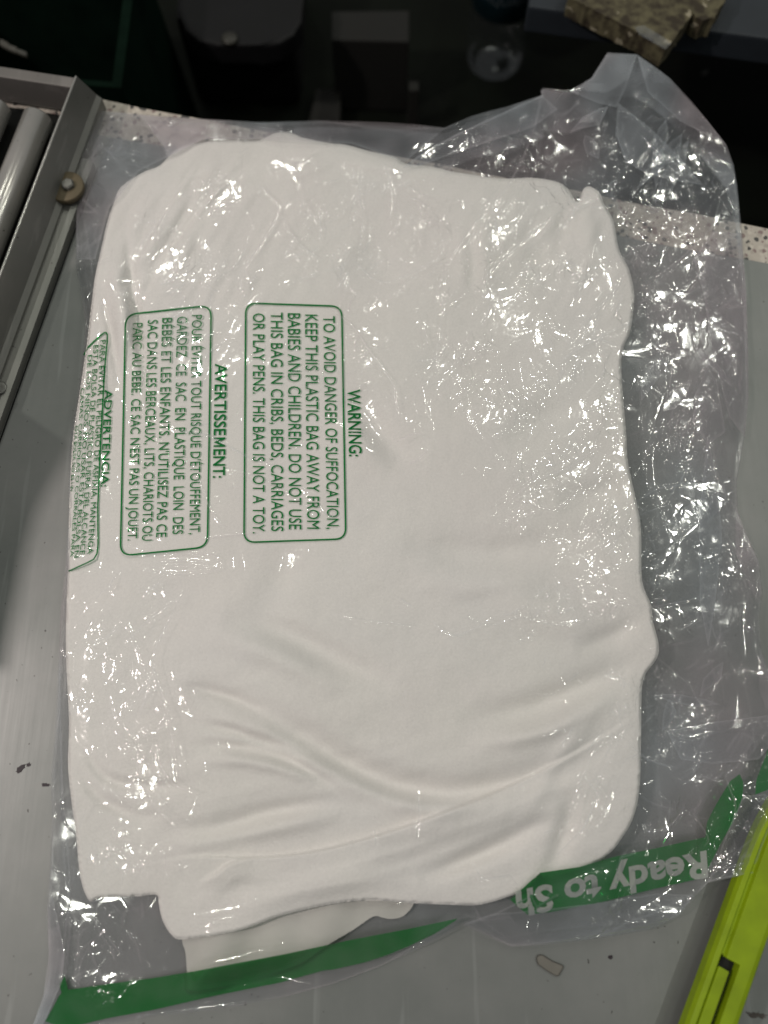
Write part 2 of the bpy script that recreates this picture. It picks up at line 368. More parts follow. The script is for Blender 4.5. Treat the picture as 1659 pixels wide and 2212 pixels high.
def smooth_poly(pts, n=6):
    """closed Catmull-Rom through the traced points"""
    p = np.array(pts, float); k = len(p); out = []
    for i in range(k):
        a, b, c, d = p[i - 1], p[i], p[(i + 1) % k], p[(i + 2) % k]
        for t in np.arange(n) / n:
            out.append(0.5 * ((2 * b) + (c - a) * t + (2 * a - 5 * b + 4 * c - d) * t * t + (3 * b - a - 3 * c + d) * t ** 3))
    return np.array(out)
def seg_dist(px, py, a, b):
    dx, dy = b[0] - a[0], b[1] - a[1]; l2 = dx * dx + dy * dy + 1e-9
    t = np.clip(((px - a[0]) * dx + (py - a[1]) * dy) / l2, 0, 1)
    qx, qy = a[0] + t * dx, a[1] + t * dy
    return np.hypot(px - qx, py - qy), qx, qy, t
def signed(poly, U, Vv):
    """signed distance (negative inside) and nearest outline point"""
    best = np.full(U.shape, 1e9); bx = np.zeros(U.shape); by = np.zeros(U.shape); ins = np.zeros(U.shape, bool)
    n = len(poly)
    for i in range(n):
        a, b = poly[i], poly[(i + 1) % n]
        d, qx, qy, _ = seg_dist(U, Vv, a, b)
        m = d < best; best[m] = d[m]; bx[m] = qx[m]; by[m] = qy[m]
        if a[1] != b[1]:
            c = ((a[1] > Vv) != (b[1] > Vv)) & (U < (b[0] - a[0]) * (Vv - a[1]) / (b[1] - a[1]) + a[0])
            ins ^= c
    return np.where(ins, -best, best), bx, by
def boxblur(a, r):
    for ax in (0, 1):
        p = np.pad(a, [(r + 1, r) if i == ax else (0, 0) for i in (0, 1)], mode='edge')
        c = np.cumsum(p, axis=ax)
        a = (np.take(c, range(2 * r + 1, c.shape[ax]), ax) - np.take(c, range(0, c.shape[ax] - 2 * r - 1), ax)) / (2 * r + 1)
    return a
def blur(a, s):
    r = max(1, int(round(s / G / 1.7)))
    for _ in range(3): a = boxblur(a, r)
    return a
def perlin(U, Vv, scale, seed):
    g = np.random.default_rng(seed); tb = g.uniform(0, 2 * np.pi, (256, 256))
    x, y = U / scale, Vv / scale; xi, yi = np.floor(x).astype(int), np.floor(y).astype(int); fx, fy = x - xi, y - yi
    def gr(i, j, dx, dy):
        a = tb[(yi + j) % 256, (xi + i) % 256]; return np.cos(a) * dx + np.sin(a) * dy
    s = lambda t: t * t * t * (t * (6 * t - 15) + 10)
    a = gr(0, 0, fx, fy); b = gr(1, 0, fx - 1, fy); c = gr(0, 1, fx, fy - 1); d = gr(1, 1, fx - 1, fy - 1)
    sx, sy = s(fx), s(fy)
    return (a + sx * (b - a)) * (1 - sy) + (c + sx * (d - c)) * sy
def tin(spacing, seed, stretch=1.0, ang=0.0):
    """crumpled sheet: straight facets between random peaks, values 0..1"""
    g = np.random.default_rng(seed)
    ca, sa = math.cos(ang), math.sin(ang)
    pts = []
    D = 2400
    for a in np.arange(-D, D, spacing * stretch):
        for b in np.arange(-D, D, spacing):
            q = (a + g.uniform(-.5, .5) * spacing * stretch, b + g.uniform(-.5, .5) * spacing)
            u, v = 890 + q[0] * ca - q[1] * sa, 1190 + q[0] * sa + q[1] * ca
            if U0 - 150 < u < U1 + 150 and V0 - 150 < v < V1 + 150: pts.append((u, v))
    vv, ee, ff, *_ = delaunay_2d_cdt([Vector(p) for p in pts], [], [], 0, 1e-6)
    P2 = np.array([(p.x, p.y) for p in vv]); h = g.uniform(0, 1, len(P2))
    Z = np.zeros(SH)
    for f in ff:
        a, b, c = P2[f[0]], P2[f[1]], P2[f[2]]
        i0 = max(0, int((min(a[0], b[0], c[0]) - U0) / G)); i1 = min(SH[1], int((max(a[0], b[0], c[0]) - U0) / G) + 2)
        j0 = max(0, int((min(a[1], b[1], c[1]) - V0) / G)); j1 = min(SH[0], int((max(a[1], b[1], c[1]) - V0) / G) + 2)
        if i0 >= i1 or j0 >= j1: continue
        X, Y = UU[j0:j1, i0:i1], VV[j0:j1, i0:i1]
        det = (b[1] - c[1]) * (a[0] - c[0]) + (c[0] - b[0]) * (a[1] - c[1])
        if abs(det) < 1e-6: continue
        l1 = ((b[1] - c[1]) * (X - c[0]) + (c[0] - b[0]) * (Y - c[1])) / det
        l2 = ((c[1] - a[1]) * (X - c[0]) + (a[0] - c[0]) * (Y - c[1])) / det
        l3 = 1 - l1 - l2
        m = (l1 >= -1e-6) & (l2 >= -1e-6) & (l3 >= -1e-6)
        z = l1 * h[f[0]] + l2 * h[f[1]] + l3 * h[f[2]]
        Z[j0:j1, i0:i1][m] = z[m]
    return Z
def gauss(u, v, su, sv, a=0.0):
    x, y = UU - u, VV - v
    if a: x, y = x * math.cos(a) + y * math.sin(a), -x * math.sin(a) + y * math.cos(a)
    return np.exp(-0.5 * ((x / su) ** 2 + (y / sv) ** 2))
def stroke(Z, pts, w, amp, kind='ridge', taper=True, bead=None, white=None):
    """add a fold along a traced line: ridge (tent), soft (rounded) or step (left side higher)"""
    pts = np.array(pts, float)
    if len(pts) > 2 and kind != 'tent':
        q = []
        ext = np.vstack([2 * pts[0] - pts[1], pts, 2 * pts[-1] - pts[-2]])
        for i in range(1, len(ext) - 2):
            a, b, c, d = ext[i - 1:i + 3]
            for t in np.arange(5) / 5:
                q.append(0.5 * ((2 * b) + (c - a) * t + (2 * a - 5 * b + 4 * c - d) * t * t + (3 * b - a - 3 * c + d) * t ** 3))
        q.append(pts[-1]); pts = np.array(q)
    m = 4 * w
    i0 = max(0, int((pts[:, 0].min() - m - U0) / G)); i1 = min(SH[1], int((pts[:, 0].max() + m - U0) / G) + 2)
    j0 = max(0, int((pts[:, 1].min() - m - V0) / G)); j1 = min(SH[0], int((pts[:, 1].max() + m - V0) / G) + 2)
    if i0 >= i1 or j0 >= j1: return
    X, Y = UU[j0:j1, i0:i1], VV[j0:j1, i0:i1]
    L = np.hypot(*np.diff(pts, axis=0).T); tot = L.sum(); acc = 0
    best = np.full(X.shape, 1e9); par = np.zeros(X.shape); side = np.zeros(X.shape)
    for k in range(len(pts) - 1):
        a, b = pts[k], pts[k + 1]
        d, qx, qy, t = seg_dist(X, Y, a, b)
        mm = d < best; best[mm] = d[mm]; par[mm] = ((acc + t * L[k]) / tot)[mm]
        cr = (b[0] - a[0]) * (Y - a[1]) - (b[1] - a[1]) * (X - a[0]); side[mm] = np.sign(cr)[mm]
        acc += L[k]
    tp = np.sqrt(np.clip(np.minimum(par, 1 - par) * 5, 0, 1)) if taper else 1.0
    if kind in ('ridge', 'tent'):
        f = np.clip(1 - best / w, 0, 1)
        if white is not None: white[j0:j1, i0:i1] = np.maximum(white[j0:j1, i0:i1], np.clip(1.15 - best / 2.4, 0, 1) * tp * random.uniform(.25, 1))
        if bead is not None:
            kn = np.array([random.uniform(*bead) for _ in range(int(tot / 5) + 3)]); xx = par * (len(kn) - 1.001); x0 = xx.astype(int)
            f = f * (kn[x0] + (kn[x0 + 1] - kn[x0]) * (xx - x0))
    if kind in ('soft', 'lap', 'step'): tp = np.sin(np.pi * np.clip(par, 0, 1)) ** 1.1 * np.clip((m - best) / (m * .35), 0, 1)
    if kind in ('ridge', 'tent'): pass
    elif kind == 'soft': f = np.exp(-(best / w) ** 2)
    elif kind == 'lap': f = np.where(side > 0, np.exp(-best / (w * 4)), -0.4 * np.exp(-best / (w * 0.9)))
    else: f = np.where(side < 0, np.exp(-(best / (w * 2.2)) ** 1.3), -np.exp(-(best / w) ** 1.2) * 0.6)
    Z[j0:j1, i0:i1] += amp * f * tp

CLOTH = [(232, 478), (245, 441), (261, 404), (311, 371), (344, 358), (385, 321), (443, 307), (488, 303), (550, 305), (575, 296), (600, 286), (628, 287),
         (650, 296), (670, 301), (708, 309), (749, 313), (799, 327), (850, 338), (878, 354), (928, 359), (978, 371), (1011, 376), (1085, 386), (1147, 384),
         (1201, 392), (1226, 407), (1240, 430), (1246, 437), (1254, 427), (1260, 409), (1275, 403), (1296, 417), (1304, 440), (1325, 477), (1337, 539), (1358, 580), (1370, 638),
         (1362, 713), (1347, 750), (1342, 801), (1352, 927), (1357, 1002), (1377, 1093), (1385, 1153), (1387, 1254), (1406, 1305), (1410, 1340), (1423, 1392),
         (1418, 1424), (1389, 1470), (1385, 1568), (1382, 1695), (1370, 1760), (1347, 1805), (1307, 1851), (1220, 1896), (1125, 1928), (1040, 1954), (969, 1954), (890, 1951),
         (800, 1945), (718, 1953), (607, 1978), (514, 2011), (399, 2029), (371, 2020), (351, 1988), (343, 1952), (338, 1933), (300, 1936), (218, 1939), (193, 1946), (174, 1897), (164, 1802), (154, 1728),
         (147, 1653), (149, 1554), (142, 1405), (145, 1256), (150, 1097), (156, 960), (172, 850), (188, 740), (196, 671), (205, 600), (218, 540)]
poly_c = smooth_poly(CLOTH, 4)
sdc, ncx, ncy = signed(poly_c, UU, VV)
din = np.clip(-sdc, 0, None)
Hmap = 13 + 6 * gauss(800, 900, 420, 480) + 3 * gauss(620, 1500, 380, 250)
Hmap *= 1 - 0.40 * np.clip((VV - 1700) / 330, 0, 1) - 0.2 * np.clip((420 - VV) / 130, 0, 1)
Rr = 15.0
prof_ = (1 - (1 - np.clip(din / Rr, 0, 1)) ** 2.3) ** (1 / 2.3)
ZC = np.where(sdc < 0, (Hmap - 0.4 + 0.4 * prof_), 0.0)     # mm
F = np.zeros(SH)
# soft lie of the fabric
F += 2.2 * perlin(UU, VV, 330, 3) + 1.1 * perlin(UU + 0.5 * VV, VV, 150, 4)
for pts, w, a, k in [
    # left and top left folds
    ([(236, 520), (250, 600), (262, 690), (276, 780)], 14, 2.6, 'soft'),
    ([(272, 470), (280, 560), (292, 660), (306, 760), (330, 900)], 9, -3.0, 'soft'),
    ([(290, 700), (330, 610), (400, 500), (470, 410), (560, 340)], 9, 1.8, 'lap'),
    ([(262, 640), (300, 560), (350, 470), (400, 390), (440, 330)], 8, 1.4, 'lap'),
    ([(330, 600), (420, 480), (520, 380), (600, 300)], 8, -1.3, 'soft'),
    ([(390, 620), (450, 520), (520, 440), (600, 380)], 12, 1.2, 'soft'),
    ([(572, 376), (640, 352), (700, 326), (745, 312)], 9, 2.2, 'lap'),
    ([(690, 318), (780, 345), (880, 362), (990, 384)], 16, 1.5, 'soft'),
    # upper middle
    ([(755, 545), (830, 590), (860, 640)], 40, -1.5, 'soft'),
    ([(996, 470), (1000, 560), (1003, 650)], 15, 1.1, 'soft'), ([(1018, 470), (1021, 560), (1022, 660)], 12, -0.9, 'soft'),
    ([(1042, 460), (1046, 560), (1042, 650)], 16, 0.9, 'soft'),
    ([(760, 840), (800, 920), (860, 975), (930, 985)], 26, -1.5, 'soft'), ([(740, 880), (790, 960), (850, 1010)], 24, 1.5, 'soft'),
    ([(1225, 420), (1215, 500), (1190, 580)], 14, -1.6, 'soft'), ([(1265, 430), (1275, 520), (1260, 600)], 18, 1.2, 'soft'),
    ([(1130, 460), (1160, 560), (1150, 640)], 26, -1.2, 'soft'),
    ([(1090, 960), (1180, 900), (1290, 870)], 30, -1.4, 'soft'), ([(1200, 1080), (1280, 1070), (1360, 1040)], 22, -1.6, 'soft'),
    ([(870, 1170), (1000, 1195), (1150, 1185), (1300, 1150)], 28, -1.7, 'soft'), ([(880, 1250), (1050, 1265), (1200, 1235)], 24, 1.0, 'soft'),
    ([(480, 1330), (620, 1370), (760, 1440), (860, 1480)], 22, -1.8, 'soft'), ([(440, 1370), (600, 1420), (740, 1500)], 22, 1.4, 'soft'),
    ([(640, 1150), (600, 1260), (540, 1350)], 30, -1.0, 'soft'), ([(1050, 1290), (1200, 1330), (1330, 1400)], 34, 1.5, 'soft'),
    # the long sweeping folds of the lower half
    ([(400, 1475), (520, 1520), (640, 1590), (800, 1680), (960, 1712), (1120, 1690), (1260, 1640), (1390, 1560)], 26, -3.0, 'soft'),
    ([(420, 1540), (560, 1570), (690, 1650), (840, 1722), (980, 1745), (1150, 1700)], 18, 1.8, 'soft'),
    ([(380, 1480), (480, 1500), (580, 1540)], 10, -2.0, 'soft'), ([(400, 1560), (490, 1575), (600, 1610), (700, 1640)], 9, -2.2, 'soft'),
    ([(380, 1608), (500, 1612), (620, 1640), (760, 1720)], 10, -2.2, 'soft'), ([(420, 1640), (560, 1650), (700, 1690)], 10, 1.8, 'soft'),
    ([(170, 1600), (230, 1680), (330, 1700), (430, 1690)], 10, -2.0, 'soft'), ([(160, 1660), (240, 1740), (350, 1770)], 11, -1.8, 'soft'),
    ([(330, 1790), (450, 1790), (600, 1750), (760, 1722)], 14, -2.4, 'soft'), ([(350, 1825), (480, 1815), (640, 1780), (780, 1745)], 14, 2.0, 'soft'),
    ([(300, 1870), (420, 1850), (560, 1852), (700, 1835), (860, 1790), (1010, 1735), (1180, 1660), (1320, 1580), (1390, 1530)], 14, 2.6, 'lap'),
    ([(430, 1905), (470, 1885), (495, 1866), (545, 1852)], 10, 2.0, 'lap'),
    ([(980, 1560), (1140, 1530), (1290, 1470), (1400, 1420)], 22, -2.2, 'soft'), ([(1010, 1610), (1180, 1580), (1330, 1500)], 16, 1.6, 'soft'),
    ([(900, 1900), (1000, 1860), (1100, 1815), (1200, 1760)], 16, -2.2, 'soft'), ([(1180, 1900), (1220, 1800), (1240, 1700)], 16, -1.4, 'soft'),
    ([(1320, 1500), (1200, 1650), (1120, 1790)], 14, 1.2, 'soft'), ([(500, 1990), (600, 1940), (760, 1900), (900, 1860)], 26, 1.6, 'soft'),
    ([(1395, 1330), (1330, 1370), (1240, 1400)], 16, -1.2, 'soft'),
    ([(165, 760), (190, 900), (205, 1050)], 10, -1.6, 'soft'), ([(200, 690), (215, 800), (232, 950)], 8, 1.5, 'soft'), ([(215, 620), (240, 720), (262, 860)], 7, -1.5, 'soft'),
]: stroke(F, pts, w * 1.3, a * (2.9 if w >= 16 else 1.5), k)
# small wrinkles of the soft fabric
ca_, sa_ = math.cos(math.radians(-58)), math.sin(math.radians(-58))
A1, B1 = UU * ca_ + VV * sa_, -UU * sa_ + VV * ca_
wr = perlin(A1 / 3.6, B1, 26, 71) * np.clip(gauss(380, 520, 170, 190) + 0.6 * gauss(1200, 520, 160, 120), 0, 1) * 2.6
ca_, sa_ = math.cos(math.radians(-12)), math.sin(math.radians(-12))
A1, B1 = UU * ca_ + VV * sa_, -UU * sa_ + VV * ca_
wr += perlin(A1 / 4.5, B1, 34, 72) * np.clip(gauss(500, 1680, 260, 170) + gauss(1000, 1800, 300, 120) + 0.5 * gauss(900, 1250, 300, 120), 0, 1) * 0.9
wr += 0.45 * perlin(UU, VV, 60, 73) + 0.22 * perlin(UU, VV, 26, 74) + 0.08 * perlin(UU, VV, 13, 75)
F += wr
fade = np.clip(din / 40, 0, 1)
ZC = np.where(sdc < 0, np.maximum(ZC + F * (0.35 + 0.65 * fade), 1.2), 0.0)
def sample(A):
    def f(x, y):
        i = np.clip((x - U0) / G, 0, SH[1] - 1.001); j = np.clip((y - V0) / G, 0, SH[0] - 1.001)
        i0, j0 = i.astype(int), j.astype(int); fi, fj = i - i0, j - j0
        return (A[j0, i0] * (1 - fi) + A[j0, i0 + 1] * fi) * (1 - fj) + (A[j0 + 1, i0] * (1 - fi) + A[j0 + 1, i0 + 1] * fi) * fj
    return f
ZC = np.where(sdc < 0, blur(np.where(sdc < 0, ZC, sample(ZC)(ncx, ncy)), 3), 0.0)

UNDER = [(396, 2020), (401, 2060), (406, 2118), (415, 2140), (520, 2122), (640, 2085), (700, 2046), (764, 2008), (806, 1980), (826, 1982), (843, 1985), (871, 1979), (893, 1953), (880, 1930), (700, 1930), (450, 1960)]

def zu(x, y):
    return 3.2 + 1.2 * np.sin((x - 400) / 38.0 + (y - 2000) / 160) + 0.6 * np.sin((x + y * .3) / 17.0)
sdh, _, _ = signed(smooth_poly(UNDER, 4), UU, VV)
ZH = np.maximum(ZC, np.where(sdh < 2, zu(UU, VV), 0))
sdc = np.minimum(sdc, sdh)
def sheet(name, poly, zfun, step, mat_, parent, skirt=None, keep=None, attrs=None, smooth=True):
    """triangulated sheet inside an outline, its edge snapped to the outline; zfun gives mm"""
    poly = np.asarray(poly, float)
    a, b = poly.min(0) - 2 * step, poly.max(0) + 2 * step
    uu = np.arange(a[0], b[0], step); vv = np.arange(a[1], b[1], step)
    X, Y = np.meshgrid(uu, vv); s, bx, by = signed(poly, X, Y)
    if keep is not None: s = np.where(keep(X, Y), s, 99.0)
    ok = s < step * 0.99
    sn = ok & (s > 0); X = np.where(sn, bx, X); Y = np.where(sn, by, Y)
    idx = -np.ones(X.shape, int); idx[ok] = np.arange(ok.sum())
    q = np.stack([idx[:-1, :-1], idx[1:, :-1], idx[1:, 1:], idx[:-1, 1:]], -1).reshape(-1, 4)
    sq = np.stack([s[:-1, :-1], s[1:, :-1], s[1:, 1:], s[:-1, 1:]], -1).reshape(-1, 4)
    q = q[(q >= 0).all(1) & (sq < 0).any(1)]
    x, y = X[ok], Y[ok]
    z = zfun(x, y)
    co = P(x, y, z * MM)
    if skirt is not None:
        # close the sides down to the surface below
        from collections import Counter
        e = np.concatenate([q[:, [0, 1]], q[:, [1, 2]], q[:, [2, 3]], q[:, [3, 0]]])
        key = np.sort(e, 1); _, inv, cnt = np.unique(key[:, 0].astype(np.int64) * 10 ** 7 + key[:, 1], return_inverse=True, return_counts=True)
        be = e[cnt[inv] == 1]
        bv = np.unique(be); mp = {v: len(co) + i for i, v in enumerate(bv)}
        low = co[bv].copy(); low[:, 2] = skirt * MM
        nb = len(bv); n0 = len(co); tp = {v: n0 + nb + i for i, v in enumerate(bv)}
        co = np.concatenate([co, low, co[bv]])
        q = np.concatenate([q, np.array([(tp[b_], tp[a_], mp[a_], mp[b_]) for a_, b_ in be])])
    me = mesh_np(name, co, q)
    if attrs:
        for k, fn in attrs.items():
            at = me.attributes.new(k, 'FLOAT', 'POINT'); val = fn(x, y).astype(np.float32)
            val = np.concatenate([val, np.zeros(len(me.vertices) - len(val), np.float32)])
            at.data.foreach_set('value', val)
    o = link(name, me, mat_, parent, smooth)
    return o
# sampling close to the cloth outline must not fall off the edge
ZCs = ZC.copy()
for _ in range(3):
    m_ = ZCs <= 0; bl = boxblur(ZCs, 1); wt = boxblur((ZCs > 0).astype(float), 1)
    ZCs = np.where(m_ & (wt > 0), bl / np.maximum(wt, 1e-6), ZCs)
cloth = sheet('folded_cloth', poly_c, sample(ZCs), 3.0, M_CLOTH, None, skirt=0.9)
tag(cloth, 'white folded cloth bundle lying inside the clear plastic bag', 'cloth')
# the inner layer that hangs out below the fold
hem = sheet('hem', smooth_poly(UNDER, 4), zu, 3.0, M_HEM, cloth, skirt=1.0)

# ------------------------------------------------------------------ the film
BAG = [(157, 235), (200, 237), (250, 241), (350, 250), (450, 257), (548, 263), (620, 262), (686, 260), (760, 262), (823, 264), (890, 268), (960, 276), (1015, 252), (1056, 240), (1097, 230), (1135, 217),
       (1172, 205), (1169, 193), (1174, 190), (1205, 193), (1233, 196), (1250, 188), (1278, 168), (1296, 140), (1312, 114), (1345, 115), (1376, 118), (1412, 142), (1448, 170), (1490, 214), (1530, 263),
       (1569, 313), (1585, 357), (1592, 400), (1596, 439), (1602, 500), (1605, 549), (1612, 632), (1616, 756), (1617, 855), (1609, 945), (1592, 1039), (1594, 1106), (1614, 1156),
       (1641, 1213), (1648, 1280), (1640, 1340), (1644, 1400), (1659, 1443), (1700, 1500), (1716, 1600), (1712, 1700), (1700, 1800), (1690, 1876), (1659, 1882), (1583, 1895), (1529, 1907), (1500, 1937), (1470, 1975),
       (1408, 2008), (1321, 2023), (1250, 2032), (1176, 2041), (1105, 2045), (1050, 2022), (1000, 2000), (940, 2032), (885, 2058), (815, 2090), (718, 2126), (620, 2152), (514, 2173), (420, 2186), (329, 2196), (230, 2216), (150, 2240), (70, 2262), (60, 2240),
       (74, 2209), (96, 2150), (106, 2100), (104, 2055), (101, 1966), (107, 1880), (113, 1774), (110, 1697), (111, 1662), (119, 1573), (128, 1395), (131, 1323), (143, 1216),
       (146, 1172), (148, 1097), (149, 985), (153, 944), (168, 850), (180, 760), (185, 700), (176, 640), (163, 576), (163, 546), (165, 447), (162, 387), (158, 310)]
poly_b = np.array(BAG, float)
sdb, _, _ = signed(poly_b, UU, VV)
KNIFE = np.array([(1574, 1901), (1500, 2100), (1640, 2060), (1690, 1800), (1668, 1725), (1636, 1735)], float)
sdn, _, _ = signed(KNIFE, UU, VV)
zb = blur(ZH, 34)
# the film spans the hollows between the folds of the cloth
def span(A, slope):
    for st in (1, 2, 4, 8, 16, 32, 64, 32, 16, 8, 4, 2, 1):
        for a, b in ((1, 0), (-1, 0), (0, 1), (0, -1), (1, 1), (1, -1), (-1, 1), (-1, -1)):
            A = np.maximum(A, np.roll(np.roll(A, a * st, 0), b * st, 1) - slope * G * st * math.hypot(a, b))
    return A
taut = np.maximum(blur(span(ZH, 0.012), 26), ZH)
wide = span(ZH, 0.055)
kt = np.clip((-sdc - 4) / 40, 0, 1)
# the printed side clings to the cloth
cling = np.clip((850 - UU) / 70, 0, 1) * np.clip((UU - 120) / 40, 0, 1) * np.clip((VV - 610) / 50, 0, 1) * np.clip((1235 - VV) / 50, 0, 1)
env = np.maximum(blur(taut * kt + np.minimum(wide, taut) * (1 - kt), 10), ZH)
over = np.where(sdc < 3, (env + 1.3) * (1 - cling) + (blur(ZH, 6) + 0.55) * cling, 0)
over = np.maximum(over, 14.8 - 0.115 * np.clip(sdn - 4, 0, None))
base = np.maximum(np.maximum(zb * 0.93, env), 3.2)
base += 9 * gauss(1380, 260, 130, 110) + 7 * gauss(1560, 1650, 110, 170) + 4 * gauss(1520, 700, 70, 300) + 4 * gauss(1300, 1960, 180, 50) + 5 * gauss(1000, 260, 120, 50)
base = np.minimum(base, 2.2 + 1.6 * np.clip(-sdb, 0, None) ** 0.62 + 10 * gauss(1400, 220, 180, 130) + 4 * gauss(1600, 1700, 120, 200)) 
base = np.where(sdc < 0, base * (1 - cling) + np.minimum(base, over - 1.0) * cling, base)
film = np.log(np.exp(np.clip(over, 0, 60) * 2.2) + np.exp(np.clip(base, 0, 60) * 2.2)) / 2.2
film = blur(film, 5)
film = np.maximum(film, over)
# how crumpled the film is, place by place
CK = 0.03 + 0 * UU
for u, v, su, sv, a in [(1220, 420, 150, 130, 1.0), (1430, 330, 110, 130, .6), (900, 560, 140, 110, .75), (1130, 700, 150, 150, .9), (1180, 960, 150, 150, 1.0), (1250, 1180, 110, 130, .8),
                        (1480, 620, 110, 260, .8), (1490, 1100, 100, 280, .75), (1490, 1620, 120, 190, 1.0), (1250, 1700, 90, 170, .7), (1350, 1960, 140, 40, .8),
                        (250, 1560, 90, 250, .8), (340, 1450, 60, 150, .5), (350, 460, 110, 120, .6), (420, 640, 110, 110, .65), (360, 960, 100, 190, .32), (650, 400, 130, 70, .65), (640, 900, 70, 130, .2),
                        (230, 2030, 70, 110, .7), (700, 560, 110, 90, .45), (1000, 1360, 130, 35, .55), (1280, 1370, 70, 50, .6), (200, 330, 50, 60, .4), (1060, 300, 80, 50, .6), (850, 760, 100, 90, .5)]:
    CK += a * gauss(u, v, su, sv)
CK = np.clip(CK, 0, 1.15)
CK *= 1 - 0.75 * np.clip(gauss(800, 1600, 260, 230) + gauss(900, 1120, 130, 90) + gauss(620, 1330, 150, 110), 0, 1)
patch = np.clip(0.30 + 2.3 * perlin(UU, VV, 90, 21) + 1.2 * perlin(UU, VV, 38, 22), 0.0, 1.4)
CKP = CK * patch
T = 2.2 * (tin(85, 11, 1.7, math.radians(118)) - .5) * np.clip(CK * 1.1, 0.05, 1) * (1 + 0.9 * np.clip(sdc / 30, 0, 1)) \
    + 0.55 * (tin(34, 12, 1.5, math.radians(125)) - .5) * CKP \
    + 0.20 * (tin(14, 13, 1.4, math.radians(100)) - .5) * CKP \
    + 0.4 * np.abs(perlin(UU + 0.3 * VV, VV, 52, 31)) * CKP
CR = np.zeros(SH); CW = np.zeros(SH)
